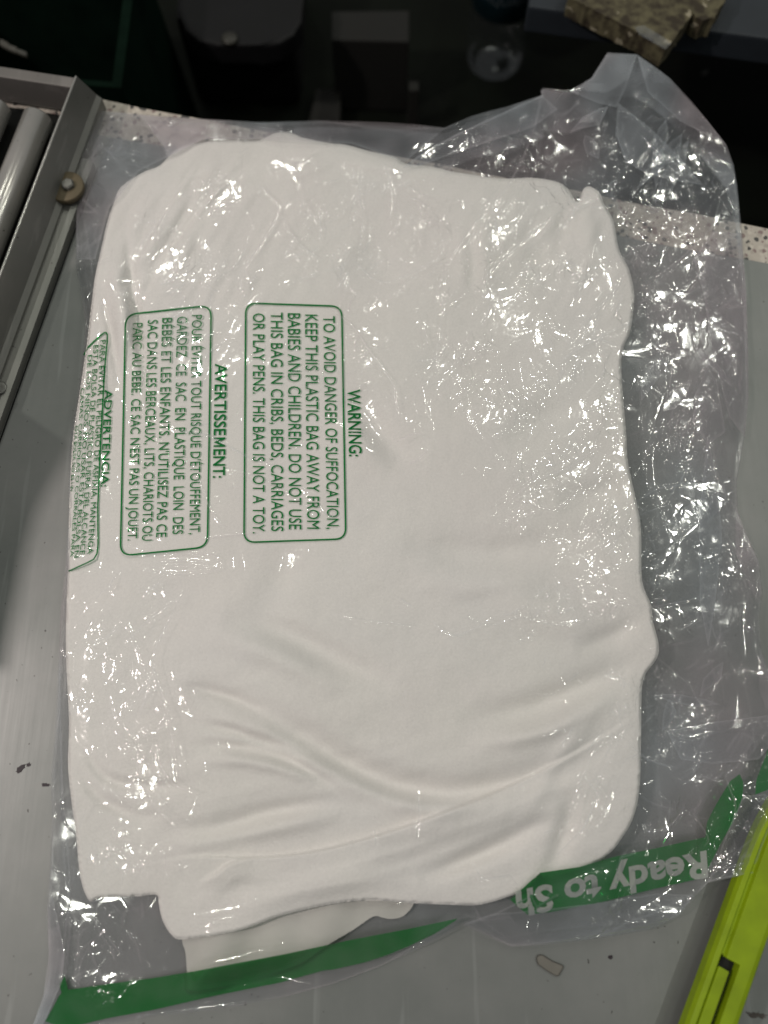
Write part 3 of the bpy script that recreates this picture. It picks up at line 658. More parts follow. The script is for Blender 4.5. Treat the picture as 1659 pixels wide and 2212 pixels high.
CREASES = [
 [(878, 358), (930, 322), (985, 292), (1060, 258), (1150, 215)], [(1090, 430), (1030, 480), (975, 555), (962, 600), (955, 670), (945, 760), (940, 830)], [(1140, 390), (1070, 470), (985, 545)],
 [(1170, 210), (1150, 290), (1120, 360), (1085, 420)], [(1140, 330), (1100, 400), (1060, 450)], [(1230, 440), (1180, 480), (1120, 530), (1070, 580)], [(1360, 400), (1290, 430), (1210, 470)],
 [(1365, 250), (1330, 300), (1300, 330)], [(1376, 120), (1365, 170), (1340, 230), (1320, 260)], [(1312, 116), (1320, 160)], [(1355, 245), (1430, 310), (1515, 398)], [(1560, 310), (1470, 335), (1390, 370)],
 [(1575, 340), (1550, 420), (1510, 480)], [(1500, 230), (1450, 255), (1400, 262)], [(1515, 430), (1440, 500), (1370, 570), (1320, 640), (1270, 690), (1230, 740)], [(1560, 470), (1470, 560), (1400, 610)],
 [(1480, 470), (1410, 530), (1330, 560), (1270, 590)], [(1530, 610), (1440, 660), (1350, 700), (1290, 730), (1240, 750)], [(1330, 745), (1290, 735), (1240, 760), (1200, 790)],
 [(1540, 790), (1520, 830), (1480, 880), (1440, 915), (1400, 940)], [(1545, 850), (1500, 905), (1450, 950), (1400, 985)], [(1500, 700), (1560, 660), (1590, 640)], [(1575, 540), (1520, 590), (1480, 640)],
 [(1540, 960), (1555, 1040), (1590, 1100), (1620, 1170), (1610, 1220)], [(1350, 1100), (1420, 1055), (1490, 1045), (1530, 1030)], [(1330, 1160), (1390, 1110), (1450, 1090)], [(1300, 1290), (1390, 1310), (1470, 1300), (1520, 1285)],
 [(1240, 1220), (1300, 1180), (1380, 1120)], [(1230, 1250), (1310, 1270), (1390, 1308)], [(1400, 1290), (1440, 1230), (1510, 1170)], [(1520, 1150), (1570, 1140), (1610, 1145)],
 [(1360, 1380), (1420, 1420), (1490, 1480), (1520, 1540)], [(1390, 1420), (1450, 1500), (1500, 1560), (1560, 1600)], [(1440, 1580), (1490, 1600), (1560, 1580), (1640, 1560)], [(1350, 1600), (1400, 1640), (1460, 1660)],
 [(1340, 1530), (1290, 1610), (1250, 1700), (1220, 1790)], [(1365, 1560), (1310, 1650), (1270, 1740)], [(1300, 1700), (1260, 1790), (1200, 1850)], [(1560, 1660), (1590, 1740), (1580, 1800)], [(1640, 1800), (1580, 1850), (1530, 1900)],
 [(1500, 1760), (1530, 1810), (1520, 1830)], [(1400, 1800), (1450, 1780), (1480, 1740)], [(1659, 1850), (1590, 1870), (1530, 1880)],
 [(1000, 2000), (1070, 1975), (1160, 1930)], [(1110, 2040), (1040, 1985), (1000, 1975)], [(820, 2086), (900, 2040), (985, 1995)], [(1080, 2030), (1180, 2010), (1300, 2000), (1400, 1990)],
 [(900, 1700), (905, 1760), (900, 1810)], [(810, 1790), (812, 1830)], [(1020, 1860), (1040, 1900), (1100, 1890), (1120, 1915)], [(1140, 1920), (1160, 1960), (1210, 1930)],
 [(990, 1330), (1060, 1350), (1120, 1335), (1200, 1350), (1260, 1340)], [(930, 1340), (980, 1372), (1040, 1350), (1075, 1330)], [(860, 1290), (890, 1310)], [(740, 1330), (800, 1340), (900, 1352)], [(1180, 1310), (1250, 1270), (1300, 1265)],
 [(640, 1040), (700, 1110), (750, 1120)], [(375, 960), (420, 1020), (450, 1090), (475, 1130), (500, 1140)], [(320, 900), (380, 930), (450, 940), (540, 990), (610, 1010)], [(480, 1020), (560, 1030), (640, 1080), (690, 1120)],
 [(600, 840), (640, 800), (690, 790)], [(560, 1150), (470, 1160), (430, 1165)],
 [(300, 1200), (380, 1196), (462, 1200), (476, 1214), (466, 1232), (390, 1240), (310, 1232)], [(320, 1216), (400, 1212), (455, 1216)], [(310, 1226), (400, 1224), (455, 1228)],
 [(240, 1500), (250, 1545), (290, 1600), (320, 1650), (360, 1700), (385, 1725)], [(220, 1560), (270, 1600), (305, 1680), (330, 1740), (390, 1800), (410, 1830)], [(400, 1270), (370, 1330), (330, 1420), (350, 1500), (370, 1580), (385, 1700)],
 [(390, 1290), (320, 1340), (270, 1390)], [(270, 1330), (300, 1410), (330, 1500)], [(330, 1620), (370, 1690), (430, 1715)], [(200, 1790), (250, 1830), (290, 1870), (305, 1890)], [(230, 1850), (260, 1880)],
 [(180, 1960), (170, 2020), (165, 2090), (150, 2140)], [(190, 1955), (220, 2020), (250, 2060)], [(160, 2130), (175, 2080), (195, 2040)], [(230, 2020), (260, 2060)],
 [(520, 590), (600, 460), (560, 400)], [(545, 490), (520, 560), (470, 600), (420, 640)], [(400, 640), (360, 700), (330, 760)], [(430, 640), (390, 700)], [(610, 470), (640, 520), (690, 560)],
 [(760, 560), (830, 610), (940, 560), (960, 520)], [(690, 440), (692, 520)], [(640, 370), (660, 440), (700, 500)], [(780, 360), (775, 420), (785, 470), (775, 550)], [(830, 350), (850, 420), (840, 500)],
 [(900, 380), (910, 470), (905, 550)], [(700, 660), (760, 700), (800, 760), (850, 830), (860, 900)], [(870, 400), (950, 440), (1000, 430)], [(850, 640), (900, 590), (950, 570), (1010, 560)], [(940, 830), (980, 790), (1010, 740)],
 [(1140, 850), (1190, 930), (1220, 1000)], [(1080, 780), (1090, 860), (1130, 930)], [(1010, 850), (1030, 920), (1080, 990)], [(1060, 950), (1100, 930), (1150, 920)], [(1080, 1100), (1150, 1040), (1230, 1010), (1300, 960)], [(1110, 1080), (1200, 1100), (1250, 1060)],
 [(180, 300), (240, 330), (270, 380)], [(250, 260), (400, 280), (540, 268)], [(172, 440), (190, 520), (200, 600)], [(300, 250), (430, 290), (520, 275)],
 [(128, 1400), (135, 1700), (150, 1900), (142, 2000), (130, 2110)], [(146, 1180), (142, 1260), (136, 1330)],
]
for c in CREASES:
    stroke(CR, c, random.uniform(3.2, 5.2), random.choice((1, 1, 1, -1)) * random.uniform(0.45, 0.95), 'tent' if random.random() < .5 else 'ridge', bead=(0.6, 1.25), white=CW)
for _ in range(700):                                   # short loose creases where the film is crumpled
    for _t in range(30):
        u, v = random.uniform(120, 1690), random.uniform(130, 2100)
        j, i = int((v - V0) / G), int((u - U0) / G)
        if sdb[j, i] < -8 and random.random() < CKP[j, i] and CKP[j, i] > 0.22: break
    else: continue
    an = math.radians(random.gauss(125, 32)); ln = random.uniform(10, 64)
    c = [(u, v)]
    for k in range(3):
        an += random.gauss(0, 0.25); c.append((c[-1][0] + math.cos(an) * ln / 3, c[-1][1] + math.sin(an) * ln / 3))
    stroke(CR, c, random.uniform(2.6, 4.4), random.choice((1, 1, -1)) * random.uniform(0.20, 0.48), 'tent', bead=(0.2, 1.4), white=CW)
film2 = film + np.where(sdb < 0, T, 0) + 0.5 * CK * (1 - cling)
film2 = blur(film2, 2.2) + np.where(sdb < 0, boxblur(CR, 1), 0)
film2 = np.maximum(film2, np.maximum(np.where(sdc < 3, ZH + 0.45, 0.9), np.where(sdn < 4, 14.0, 0)))
film2 += 0.03 * perlin(UU, VV, 9, 41)
fz = sample(film2)
HZ = np.clip(0.85 + 1.3 * perlin(UU, VV, 120, 51) + 0.8 * perlin(UU, VV, 45, 52) + 1.7 * (gauss(1230, 330, 110, 70) + gauss(1560, 1560, 90, 60)+ 0.8 * gauss(1525, 1250, 35, 250) + 0.9 * gauss(1500, 640, 90, 140) + 0.7 * gauss(1440, 1640, 110, 60)), 0.35, 2.6)
HZ *= 1 + 0.40 * np.clip(sdc / 20, 0, 1) * np.clip((UU - 700) / 300, 0, 1)
HZ *= np.where((sdb > -3.5), 3.6, 1.0)
HZ += 4.5 * np.where(sdb < 0, CW, 0)  # pale lines along the creases paint in their glints
hzf = sample(HZ); ckf = sample(np.clip(CKP, 0.06, 1.3))
bag = empty('plastic_bag', V(830, 1200, 0)); tag(bag, 'clear crinkled plastic bag with green printed warnings and a green band', 'bag')
sheet('front_film', poly_b, fz, 1.5, M_FILM, bag, attrs={'crinkle': ckf, 'haze': hzf})
# back film: what lies on the counter, seen round the cloth
TB = 2.0 * tin(60, 61, 1.6, math.radians(60)) * np.clip(CK, .2, 1) + 0.7 * tin(24, 62, 1.4, math.radians(140)) * CKP
backz = np.minimum(0.8 + 0.7 * TB + 6.5 * gauss(1400, 230, 170, 110), film2 - 0.5)
backz = np.minimum(np.maximum(blur(backz, 3), 0.4), np.maximum(film2 - 0.4, 0.4))
inner = np.array(CLOTH, float)
sdk = sample(sdc)
sheet('back_film', poly_b + (poly_b.mean(0) - poly_b) * 0.004, sample(backz), 3.0, M_FILMB, bag, keep=lambda X, Y: sdk(X, Y) > -4, attrs={'crinkle': ckf, 'haze': sample(np.roll(HZ, 60, 0))})
# doubled and turned-over pieces of film
FOLDS = [
 ([(868, 363), (905, 335), (985, 290), (1060, 255), (1172, 206), (1205, 236), (1150, 275), (1000, 325), (905, 358)], 2.2),
 ([(1335, 222), (1400, 272), (1465, 335), (1519, 400), (1470, 392), (1400, 377), (1352, 350), (1330, 290)], 2.6),
 ([(1230, 197), (1278, 168), (1312, 114), (1376, 118), (1352, 190), (1332, 232), (1290, 222)], 2.0),
 ([(1376, 118), (1448, 170), (1530, 263), (1569, 313), (1540, 300), (1470, 262), (1400, 200)], 1.8),
 ([(1498, 560), (1540, 500), (1602, 505), (1612, 632), (1616, 756), (1617, 855), (1609, 945), (1575, 900), (1540, 760), (1520, 640)], 1.6),
 ([(1530, 791), (1550, 830), (1567, 933), (1530, 960), (1496, 915), (1502, 850)], 2.4),
 ([(1528, 940), (1550, 1040), (1560, 1160), (1545, 1300), (1530, 1400), (1512, 1300), (1510, 1120)], 2.0),
 ([(1530, 1905), (1583, 1893), (1659, 1880), (1688, 1870), (1700, 1740), (1650, 1715), (1605, 1720), (1570, 1800)], 2.6),
 ([(1440, 1580), (1540, 1560), (1660, 1545), (1690, 1580), (1640, 1640), (1540, 1650), (1470, 1640)], 2.0),
 ([(1000, 1996), (1060, 1975), (1160, 1966), (1300, 1950), (1420, 1930), (1500, 1934), (1465, 1975), (1405, 2006), (1250, 2030), (1105, 2043)], 1.0),
 ([(103, 1960), (112, 1930), (128, 2000), (140, 2060), (134, 2120), (100, 2200), (66, 2258), (62, 2240), (94, 2150), (106, 2060)], 1.4),
 ([(146, 1130), (150, 1180), (146, 1260), (136, 1330), (128, 1390), (131, 1320), (142, 1216)], 1.2),
 ([(157, 236), (350, 252), (560, 265), (700, 263), (960, 278), (875, 350), (760, 310), (560, 300), (440, 300), (300, 370), (236, 450), (206, 560), (166, 560), (165, 450)], 0.8),
]
fr_ = random.Random(3)
for _ in range(18):                                    # smaller turned-over slivers in the loose film
    for _t in range(60):
        c = fr_.choice(((1500, 560, 70, 200), (1500, 1150, 80, 250), (1480, 1600, 110, 150), (1230, 310, 150, 60), (1440, 320, 70, 80)))
        u, v = fr_.gauss(c[0], c[2] * .6), fr_.gauss(c[1], c[3] * .6)
        if sdb[int((v - V0) / G), int((u - U0) / G)] < -45 and sdc[int((v - V0) / G), int((u - U0) / G)] > 15: break
    an = math.radians(fr_.gauss(118, 30)); L1_, L2_ = fr_.uniform(28, 80), fr_.uniform(7, 22)
    ca_, sa_ = math.cos(an), math.sin(an); m = []
    for (p_, q_) in ((-1, fr_.uniform(-.3, .3)), (-.3, -1), (.5, -fr_.uniform(.3, 1)), (1, fr_.uniform(-.3, .3)), (.2, fr_.uniform(.4, 1)), (-.6, .5)):
        m.append((u + p_ * L1_ * ca_ - q_ * L2_ * sa_, v + p_ * L1_ * sa_ + q_ * L2_ * ca_))
    mp_ = np.array(m); ii = np.clip(((mp_[:, 0] - U0) / G).astype(int), 0, SH[1] - 1); jj = np.clip(((mp_[:, 1] - V0) / G).astype(int), 0, SH[0] - 1)
    if (sdb[jj, ii] < -4).all(): FOLDS.append((m, fr_.uniform(1.0, 2.2)))
for i, (pl, dz) in enumerate(FOLDS):
    tt = sample(blur(film2, 6) + dz + 0.9 * np.roll(T, 37 * (i + 1), 0) * 0.6)
    sheet('film_fold', np.array(pl, float), tt, 3.0, M_FOLD, bag, attrs={'crinkle': ckf, 'haze': (lambda x, y, i=i, pl=pl: sample(np.roll(HZ, 25 * i, 1) * 0.7)(x, y) + 2.6 * np.exp(-np.abs(signed(np.array(pl, float), x, y)[0]) / 2.5))})

# ------------------------------------------------------------------ printing on the film
def text_mesh(s, bold=0.0, res=3):
    c = bpy.data.curves.new('lettering', 'FONT'); c.body = s; c.size = 1.0; c.resolution_u = res; c.offset = bold
    o = bpy.data.objects.new('lettering', c); COL.objects.link(o)
    dg = bpy.context.evaluated_depsgraph_get(); e = o.evaluated_get(dg); me = e.to_mesh()
    me.calc_loop_triangles()
    v = np.array([tuple(p.co)[:2] for p in me.vertices]); f = np.array([tuple(t.vertices) for t in me.loop_triangles])
    e.to_mesh_clear(); COL.objects.unlink(o); bpy.data.objects.remove(o); bpy.data.curves.remove(c)
    return v, f
CAPH = 0.70
_v, _f = text_mesh('H'); CAPH = _v[:, 1].max()
def run(acc, s, a, b, cap, bold=0.0, bow=0.0):
    """lay a line of type from a to b (photo positions), cap = vector of the capital height"""
    v, f = text_mesh(s, bold)
    x0, x1 = v[:, 0].min(), v[:, 0].max()
    t = (v[:, 0] - x0) / (x1 - x0); h = v[:, 1] / CAPH
    a, b, cap = np.array(a, float), np.array(b, float), np.array(cap, float)
    q = a + t[:, None] * (b - a) + h[:, None] * cap + (bow * np.sin(np.pi * t))[:, None] * cap / (np.hypot(*cap) + 1e-9)
    acc.append((q, f))
def bold_m(acc, a, b, cap):
    t, w, h = 0.13, 0.74, 0.70
    v = [(0, 0), (t, 0), (t, h), (0, h), (w - t, 0), (w, 0), (w, h), (w - t, h), (t, h - .30), (w / 2, 0), (w / 2, .27), (w - t, h - .30)]
    f = [(0, 1, 2), (0, 2, 3), (4, 5, 6), (4, 6, 7), (2, 8, 9), (2, 9, 10), (7, 10, 9), (7, 9, 11)]
    v = np.array(v); a, b, cap = np.array(a, float), np.array(b, float), np.array(cap, float)
    acc.append((a + (v[:, :1] / w) * (b - a) + (v[:, 1:] / h) * cap, np.array(f)))
def ribbon(acc, pts, w, closed=True):
    """a printed line of width w"""
    p = np.array(pts, float); n = len(p)
    d = (np.roll(p, -1, 0) - np.roll(p, 1, 0)) if closed else np.gradient(p, axis=0)
    d /= np.hypot(d[:, 0], d[:, 1])[:, None] + 1e-9
    nn = np.stack([-d[:, 1], d[:, 0]], -1) * w / 2
    q = np.concatenate([p + nn, p - nn]); f = []
    for i in range(n if closed else n - 1):
        j = (i + 1) % n; f += [(i, j, n + j), (i, n + j, n + i)]
    acc.append((q, np.array(f)))
def dense(pts, step=5, closed=True):
    p = np.array(pts, float); out = []
    for i in range(len(p) if closed else len(p) - 1):
        a, b = p[i], p[(i + 1) % len(p)]; k = max(1, int(np.hypot(*(b - a)) / step))
        out += [a + (b - a) * t / k for t in range(k)]
    if not closed: out.append(p[-1])
    return out
def rounded(q, r):
    """four corners, rounded"""
    q = [np.array(c, float) for c in q]; out = []
    for i in range(4):
        a, b, c = q[i - 1], q[i], q[(i + 1) % 4]
        d1 = (a - b) / np.hypot(*(a - b)); d2 = (c - b) / np.hypot(*(c - b))
        s, e = b + d1 * r, b + d2 * r
        for t in np.linspace(0, 1, 8): out.append((1 - t) ** 2 * s + 2 * t * (1 - t) * b + t * t * e)
    return out
flat_film = np.maximum(blur(film2, 9), ZH + 0.85)
ff = sample(flat_film)
def lay(name, acc, m, parent, dz=0.0, label=None):
    co, fa, k = [], [], 0
    for q, f in acc: co.append(q); fa.append(f + k); k += len(q)
    q = np.concatenate(co); f = np.concatenate(fa)
    me = mesh_np(name, P(q[:, 0], q[:, 1], (ff(q[:, 0], q[:, 1]) + dz) * MM), f)
    o = link(name, me, m, parent)
    if label: o['label'] = label
    return o
K = 0.5486
def z5(x, y): return ((800 + x / 1.701) * K, (1000 + y / 1.701) * K)
def z4(x, y): return ((200 + x / 2.011) * K, (1200 + y / 2.011) * K)
acc = []
for s, a, b, c in [("TO AVOID DANGER OF SUFFOCATION,", (803, 415), (830, 1842), 78), ("KEEP THIS PLASTIC BAG AWAY FROM", (682, 405), (696, 1840), 82),
                   ("BABIES AND CHILDREN. DO NOT USE", (566, 396), (574, 1845), 83), ("THIS BAG IN CRIBS, BEDS, CARRIAGES", (452, 390), (456, 1857), 80), ("OR PLAY PENS. THIS BAG IS NOT A TOY.", (333, 397), (332, 1872), 78)]:
    run(acc, s, z5(*a), z5(*b), (c / 1.701 * K, 0.4), 0.0)
run(acc, "WARNING:", z5(966, 906), z5(978, 1356), (84 / 1.701 * K, 0.4), 0.013)
ribbon(acc, dense(rounded([z5(285, 328), z5(928, 350), z5(955, 1908), z5(273, 1932)], 24)), 3.4)
lay('warning_print', acc, M_INK, bag, label='green English suffocation warning in a rounded box headed WARNING')
acc = []
for s, a, b, c in [("POUR ÉVITER TOUT RISQUE D'ÉTOUFFEMENT,", (1117, 82), (1098, 1818), 80), ("GARDEZ  CE  SAC  EN  PLASTIQUE  LOIN  DES", (1000, 95), (963, 1818), 82), ("BÉBÉS ET LES ENFANTS. N'UTILISEZ PAS CE", (882, 106), (834, 1842), 80),
                   ("SAC DANS LES BERCEAUX, LITS, CHARIOTS OU", (768, 121), (722, 1870), 78), ("PARC AU BEBE. CE SAC N'EST PAS UN JOUET.", (652, 146), (608, 1868), 74)]:
    run(acc, s, z4(*a), z4(*b), (c / 2.011 * K, -0.8), 0.0)
ha, hb, hc = np.array(z4(1302, 466)), np.array(z4(1284, 1372)), (92 / 2.011 * K, -0.5)
for part, p0, p1 in (("AVERTISSE", 0.0, 0.628), ("M", 0.646, 0.728), ("ENT:", 0.748, 1.0)):
    if part == "M": bold_m(acc, ha + (hb - ha) * p0, ha + (hb - ha) * p1, hc)
    else: run(acc, part, ha + (hb - ha) * p0, ha + (hb - ha) * p1, hc, 0.013)
ribbon(acc, dense(rounded([z4(592, 78), z4(1270, 4), z4(1240, 1918), z4(550, 1988)], 26)), 3.4)
lay('warning_print', acc, M_INK, bag, label='green French suffocation warning in a rounded box headed AVERTISSEMENT')
acc = []
for s, a, b, c, bow in [("PARA EVITAR EL PELIGRO DE ASFIXIA, MANTENGA", (392, 282), (288, 1975), 43, 5), ("ESTA BOLSA DE PLASTICO FUERA DEL ALCANCE", (338, 322), (228, 1980), 40, 6), ("DE LOS NIÑOS. NO USAR ESTA BOLSA EN", (292, 400), (184, 2004), 34, 7),
                        ("CAMAS, CARRIOLAS O CORRALES PARA", (236, 662), (152, 1998), 28, 6), ("ESTA BOLSA NO ES UN", (190, 960), (150, 1480), 22, 3)]:
    run(acc, s, z4(*a), z4(*b), (c / 2.011 * K, -1.5), 0.0, bow * 0.27)
run(acc, "ADVERTENCIA:", z4(428, 672), z4(396, 1442), (58 / 2.011 * K, -0.6), 0.013)
ribbon(acc, dense([z4(*p) for p in [(262, 400), (285, 345), (340, 290), (385, 250), (420, 222), (437, 218), (448, 240), (446, 300), (432, 440), (410, 800), (388, 1200), (372, 1600), (374, 1900), (366, 1970), (340, 2015), (290, 2042), (210, 2078), (140, 2110)]], 4, False), 3.0, False)
lay('warning_print', acc, M_INK, bag, label='green Spanish suffocation warning wrapped over the edge headed ADVERTENCIA')

# the green band and its turned-over pieces
def zband(dz): return lambda x, y: np.maximum(fz(x, y) + dz, sample(ZH)(x, y) + 0.1)
BANDS = [
 ([(141, 2139), (230, 2126), (329, 2113), (420, 2098), (514, 2080), (610, 2062), (699, 2043), (764, 2029), (885, 2006), (988, 1984), (985, 1988), (940, 2017), (885, 2043), (840, 2062), (792, 2078), (723, 2094), (700, 2096), (607, 2122), (468, 2150), (329, 2182), (230, 2200), (140, 2222), (97, 2206), (112, 2180), (128, 2150), (136, 2142)], -0.25),
 ([(1167, 1885), (1250, 1873), (1325, 1851), (1414, 1833), (1529, 1807), (1570, 1797), (1545, 1845), (1520, 1896), (1414, 1920), (1303, 1948), (1191, 1970), (1139, 1976), (1101, 1943), (1140, 1926)], -0.2),
 ([(1524, 1806), (1527, 1776), (1547, 1737), (1577, 1687), (1598, 1672), (1606, 1690), (1604, 1723), (1589, 1767), (1568, 1803), (1545, 1845), (1527, 1871)], -0.55),
 ([(1631, 1717), (1634, 1684), (1659, 1618), (1690, 1580), (1712, 1600), (1706, 1680), (1659, 1706)], -0.2),
 ([(1167, 1885), (1184, 1912), (1150, 1924), (1101, 1943)], -0.9),
 ([(128, 2125), (140, 2108), (150, 2150), (136, 2160)], -0.7),
]
for pl, dz in BANDS:
    b = sheet('green_band', np.array(pl, float), zband(dz), 3.0, M_BAND, bag)
acc = []
run(acc, "Ready to Sh", (1526, 1839), (1113, 1927), (4, 54), 0.030)
lay('band_lettering', acc, M_WHITE, bag, dz=-0.02, label='pale upside-down words Ready to Sh on the green band')

# ------------------------------------------------------------------ lime green knife handle
M_LIME = simple('lime_plastic', (0.215, 0.310, 0.004), 0.5, spec=0.3, var=0.14, scale=70, bump=0.05)
M_BLK = simple('black_gap', (0.006, 0.006, 0.006), 0.6)
kz = 0.013
ka, kb = V(1460, 2212, kz * .5), V(1574, 1901, kz * .5)
kd = (kb - ka); kd.z = 0; kd.normalize(); kn = Vector((kd.y, -kd.x, 0))
kw = (V(1574, 2212, kz * .5) - ka).dot(kn)
k0 = ka - kd * 0.07; klen = 0.07 + (V(1655, 1725, 0) - ka).dot(kd)
profk = [(0, 0.002), (0, 0.008), (0.0012, 0.0105), (kw * .15, 0.0112), (kw * .17, 0.0104), (kw * .22, 0.0104), (kw * .25, 0.0128), (kw * .80, 0.0130), (kw * .90, 0.0122), (kw - 0.0012, 0.0105), (kw, 0.008), (kw, 0.002), (kw * .9, 0.0003), (kw * .1, 0.0003)]
bm = bmesh.new(); NS = 24; rows = []
for i in range(NS + 1):
    t = i / NS; sc = 1 - 0.25 * max(0, (t - 0.85) / 0.15) ** 2
    rows.append([bm.verts.new(k0 + kd * klen * t + kn * (kw / 2 + (a - kw / 2) * sc) + Vector((0, 0, z))) for a, z in profk])
for r1, r2 in zip(rows, rows[1:]):
    for i in range(len(profk)): bm.faces.new((r1[i], r1[(i + 1) % len(profk)], r2[(i + 1) % len(profk)], r2[i]))
bm.faces.new(rows[0]); bm.faces.new(rows[-1][::-1])
body = link('knife_handle', from_bm('knife_handle', bm), M_LIME)
tag(body, 'lime green utility knife handle with a slot, poking out from under the bag', 'knife')
sa = V(1569, 2068, kz); sl = (sa - k0).dot(kd); so = (sa - k0).dot(kn)
sw = 0.0082
bm = bmesh.new(); box(bm, k0 + kn * (so - sw / 2) + kd * (sl - 0.14) + Vector((0, 0, 0.0068)), kn * sw, kd * 0.14, Vector((0, 0, 0.02)))
cut = link('cut', from_bm('cut', bm), None)
bo = body.modifiers.new('slot', 'BOOLEAN'); bo.operation = 'DIFFERENCE'; bo.object = cut; bo.solver = 'EXACT'
dg = bpy.context.evaluated_depsgraph_get(); dg.update()
nm = bpy.data.meshes.new_from_object(body.evaluated_get(dg)); body.modifiers.clear(); body.data = nm
bpy.data.objects.remove(cut)
bv = body.modifiers.new('soft_edges', 'BEVEL'); bv.width = 0.0006; bv.segments = 2; bv.limit_method = 'ANGLE'; bv.angle_limit = math.radians(30)
bm = bmesh.new(); box(bm, k0 + kn * (so - sw / 2 + 0.0002) + kd * (sl - 0.135) + Vector((0, 0, 0.0073)), kn * (sw * .64), kd * 0.130, Vector((0, 0, 0.0040)), 0.0005)
link('slider', from_bm('slider', bm), M_LIME, body)
bm = bmesh.new(); box(bm, k0 + kn * (so - sw / 2 + 0.0003) + kd * (sl - 0.138) + Vector((0, 0, 0.00682)), kn * (sw - 0.0006), kd * 0.1375, Vector((0, 0, 0.0004)))  # black plate stands in for the shade inside the slot
link('slot_gap', from_bm('slot_gap', bm), M_BLK, body)

# ------------------------------------------------------------------ marks on the counter
def blot(name, u, v, rx, ry, ang, m, label, cat, z=0.0003, n=22, rough=.35):
    bm = bmesh.new(); pts = []
    c, s_ = math.cos(ang), math.sin(ang)
    for i in range(n):
        t = 2 * math.pi * i / n; k = 1 + random.uniform(-rough, rough)
        x, y = rx * k * math.cos(t), ry * k * math.sin(t)
        pts.append(V(u + x * c - y * s_, v + x * s_ + y * c, z))
    prism(bm, pts, 0.00025)
    return tag(link(name, from_bm(name, bm), m), label, cat)
M_SPOT = simple('dried_ink', (0.02, 0.012, 0.018), 0.6)
blot('ink_blot', 43, 1661, 12, 5, -0.7, M_SPOT, 'longest dark purple ink blot on the steel left of the bag', 'stain')
blot('ink_blot', 61, 1652, 5, 4, -0.6, M_SPOT, 'small dark blot touching the upper end of the long ink blot', 'stain')
blot('ink_blot', 98, 1696, 8, 3.5, 0.05, M_SPOT, 'dark ink blot lying closest to the bag edge', 'stain')
blot('ink_blot', 1319, 2068, 5, 4, 0.4, M_SPOT, 'tiny dark speck on the steel between the bag and the knife', 'stain')
blot('grime_smudge', 1636, 2193, 22, 6, 0.1, simple('grime', (0.07, 0.06, 0.055), 0.8), 'brown grime smudge on the steel right of the knife', 'stain', rough=.5)
M_CHIP = simple('dry_glue', (0.145, 0.138, 0.120), 0.35)
chip = [(1158, 2070), (1163, 2063), (1172, 2063), (1192, 2076), (1215, 2085), (1217, 2089), (1206, 2108), (1199, 2107), (1180, 2096), (1162, 2083)]
bm = bmesh.new(); prism(bm, [V(u, v, 0.0007) for u, v in chip], 0.0005, 0.00015)
ch = tag(link('plastic_chip', from_bm('plastic_chip', bm), M_CHIP), 'clear thin bullet shaped plastic scrap on the steel below the bag', 'scrap')
bm = bmesh.new()
for a, b in zip(chip, chip[1:] + chip[:1]):
    A, B = V(*a, 0.0006), V(*b, 0.0006); d = (B - A); L_ = d.length; d.normalize(); n_ = Vector((-d.y, d.x, 0))
    box(bm, A - n_ * 0.0002, d * L_, n_ * 0.0003, Vector((0, 0, 0.0004)))
link('rim', from_bm('rim', bm), simple('chip_rim', (0.07, 0.065, 0.055), 0.4), ch)

# ------------------------------------------------------------------ the dark recess behind the counter
ZF = -0.26
# tote
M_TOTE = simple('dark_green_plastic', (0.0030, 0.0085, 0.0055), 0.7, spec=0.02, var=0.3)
tote = empty('storage_tote', V(60, 60, ZF)); tag(tote, 'dark green plastic tote with a grip handle behind the conveyor', 'tote')
za = -0.06
bm = bmesh.new(); q = [V(-260, -160, za), V(300, -110, za), V(262, 190, za), V(-260, 150, za)]
a_ = [bm.verts.new(p) for p in q]; b_ = [bm.verts.new(Vector((p.x * .97, p.y + (.01 if i < 2 else .012), ZF + 0.001))) for i, p in enumerate(q)]
i_ = [bm.verts.new(p.lerp((q[0] + q[2]) / 2, 0.07)) for p in q]; f_ = [bm.verts.new(p.lerp((q[0] + q[2]) / 2, 0.10) - Vector((0, 0, 0.15))) for p in q]
for i in range(4):
    j = (i + 1) % 4
    bm.faces.new((a_[i], b_[i], b_[j], a_[j])); bm.faces.new((a_[i], a_[j], i_[j], i_[i])); bm.faces.new((i_[i], i_[j], f_[j], f_[i]))
bm.faces.new(f_); bm.faces.new(b_[::-1])
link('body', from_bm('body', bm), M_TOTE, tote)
bm = bmesh.new()
hp = [V(2, 102, za + 0.004), V(20, 112, za + 0.006), V(38, 119, za + 0.006), V(60, 127, za + 0.003)]
for i in range(3):
    d = hp[i + 1] - hp[i]; box(bm, hp[i], d, Vector((0, 0.006 - 0.001 * i, 0)), Vector((0, 0, 0.003)), 0.0007)
link('handle', from_bm('handle', bm), simple('worn_grey_grip', (0.055, 0.053, 0.045), 0.5), tote)  # paler grey paints the glint along the grip
# cardboard edge
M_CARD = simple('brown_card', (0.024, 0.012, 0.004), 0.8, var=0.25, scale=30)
bm = bmesh.new(); A, B = V(250, 215, -0.10), V(279, 40, -0.10); d = (B - A); n_ = Vector((d.y, -d.x, 0)).normalized()
box(bm, A - n_ * 0.004, d, n_ * 0.0075, Vector((0, 0, ZF + 0.10)), 0.0006)
tag(link('cardboard_sheet', from_bm('cardboard_sheet', bm), M_CARD), 'brown cardboard sheet standing on edge beside the green tote', 'cardboard')
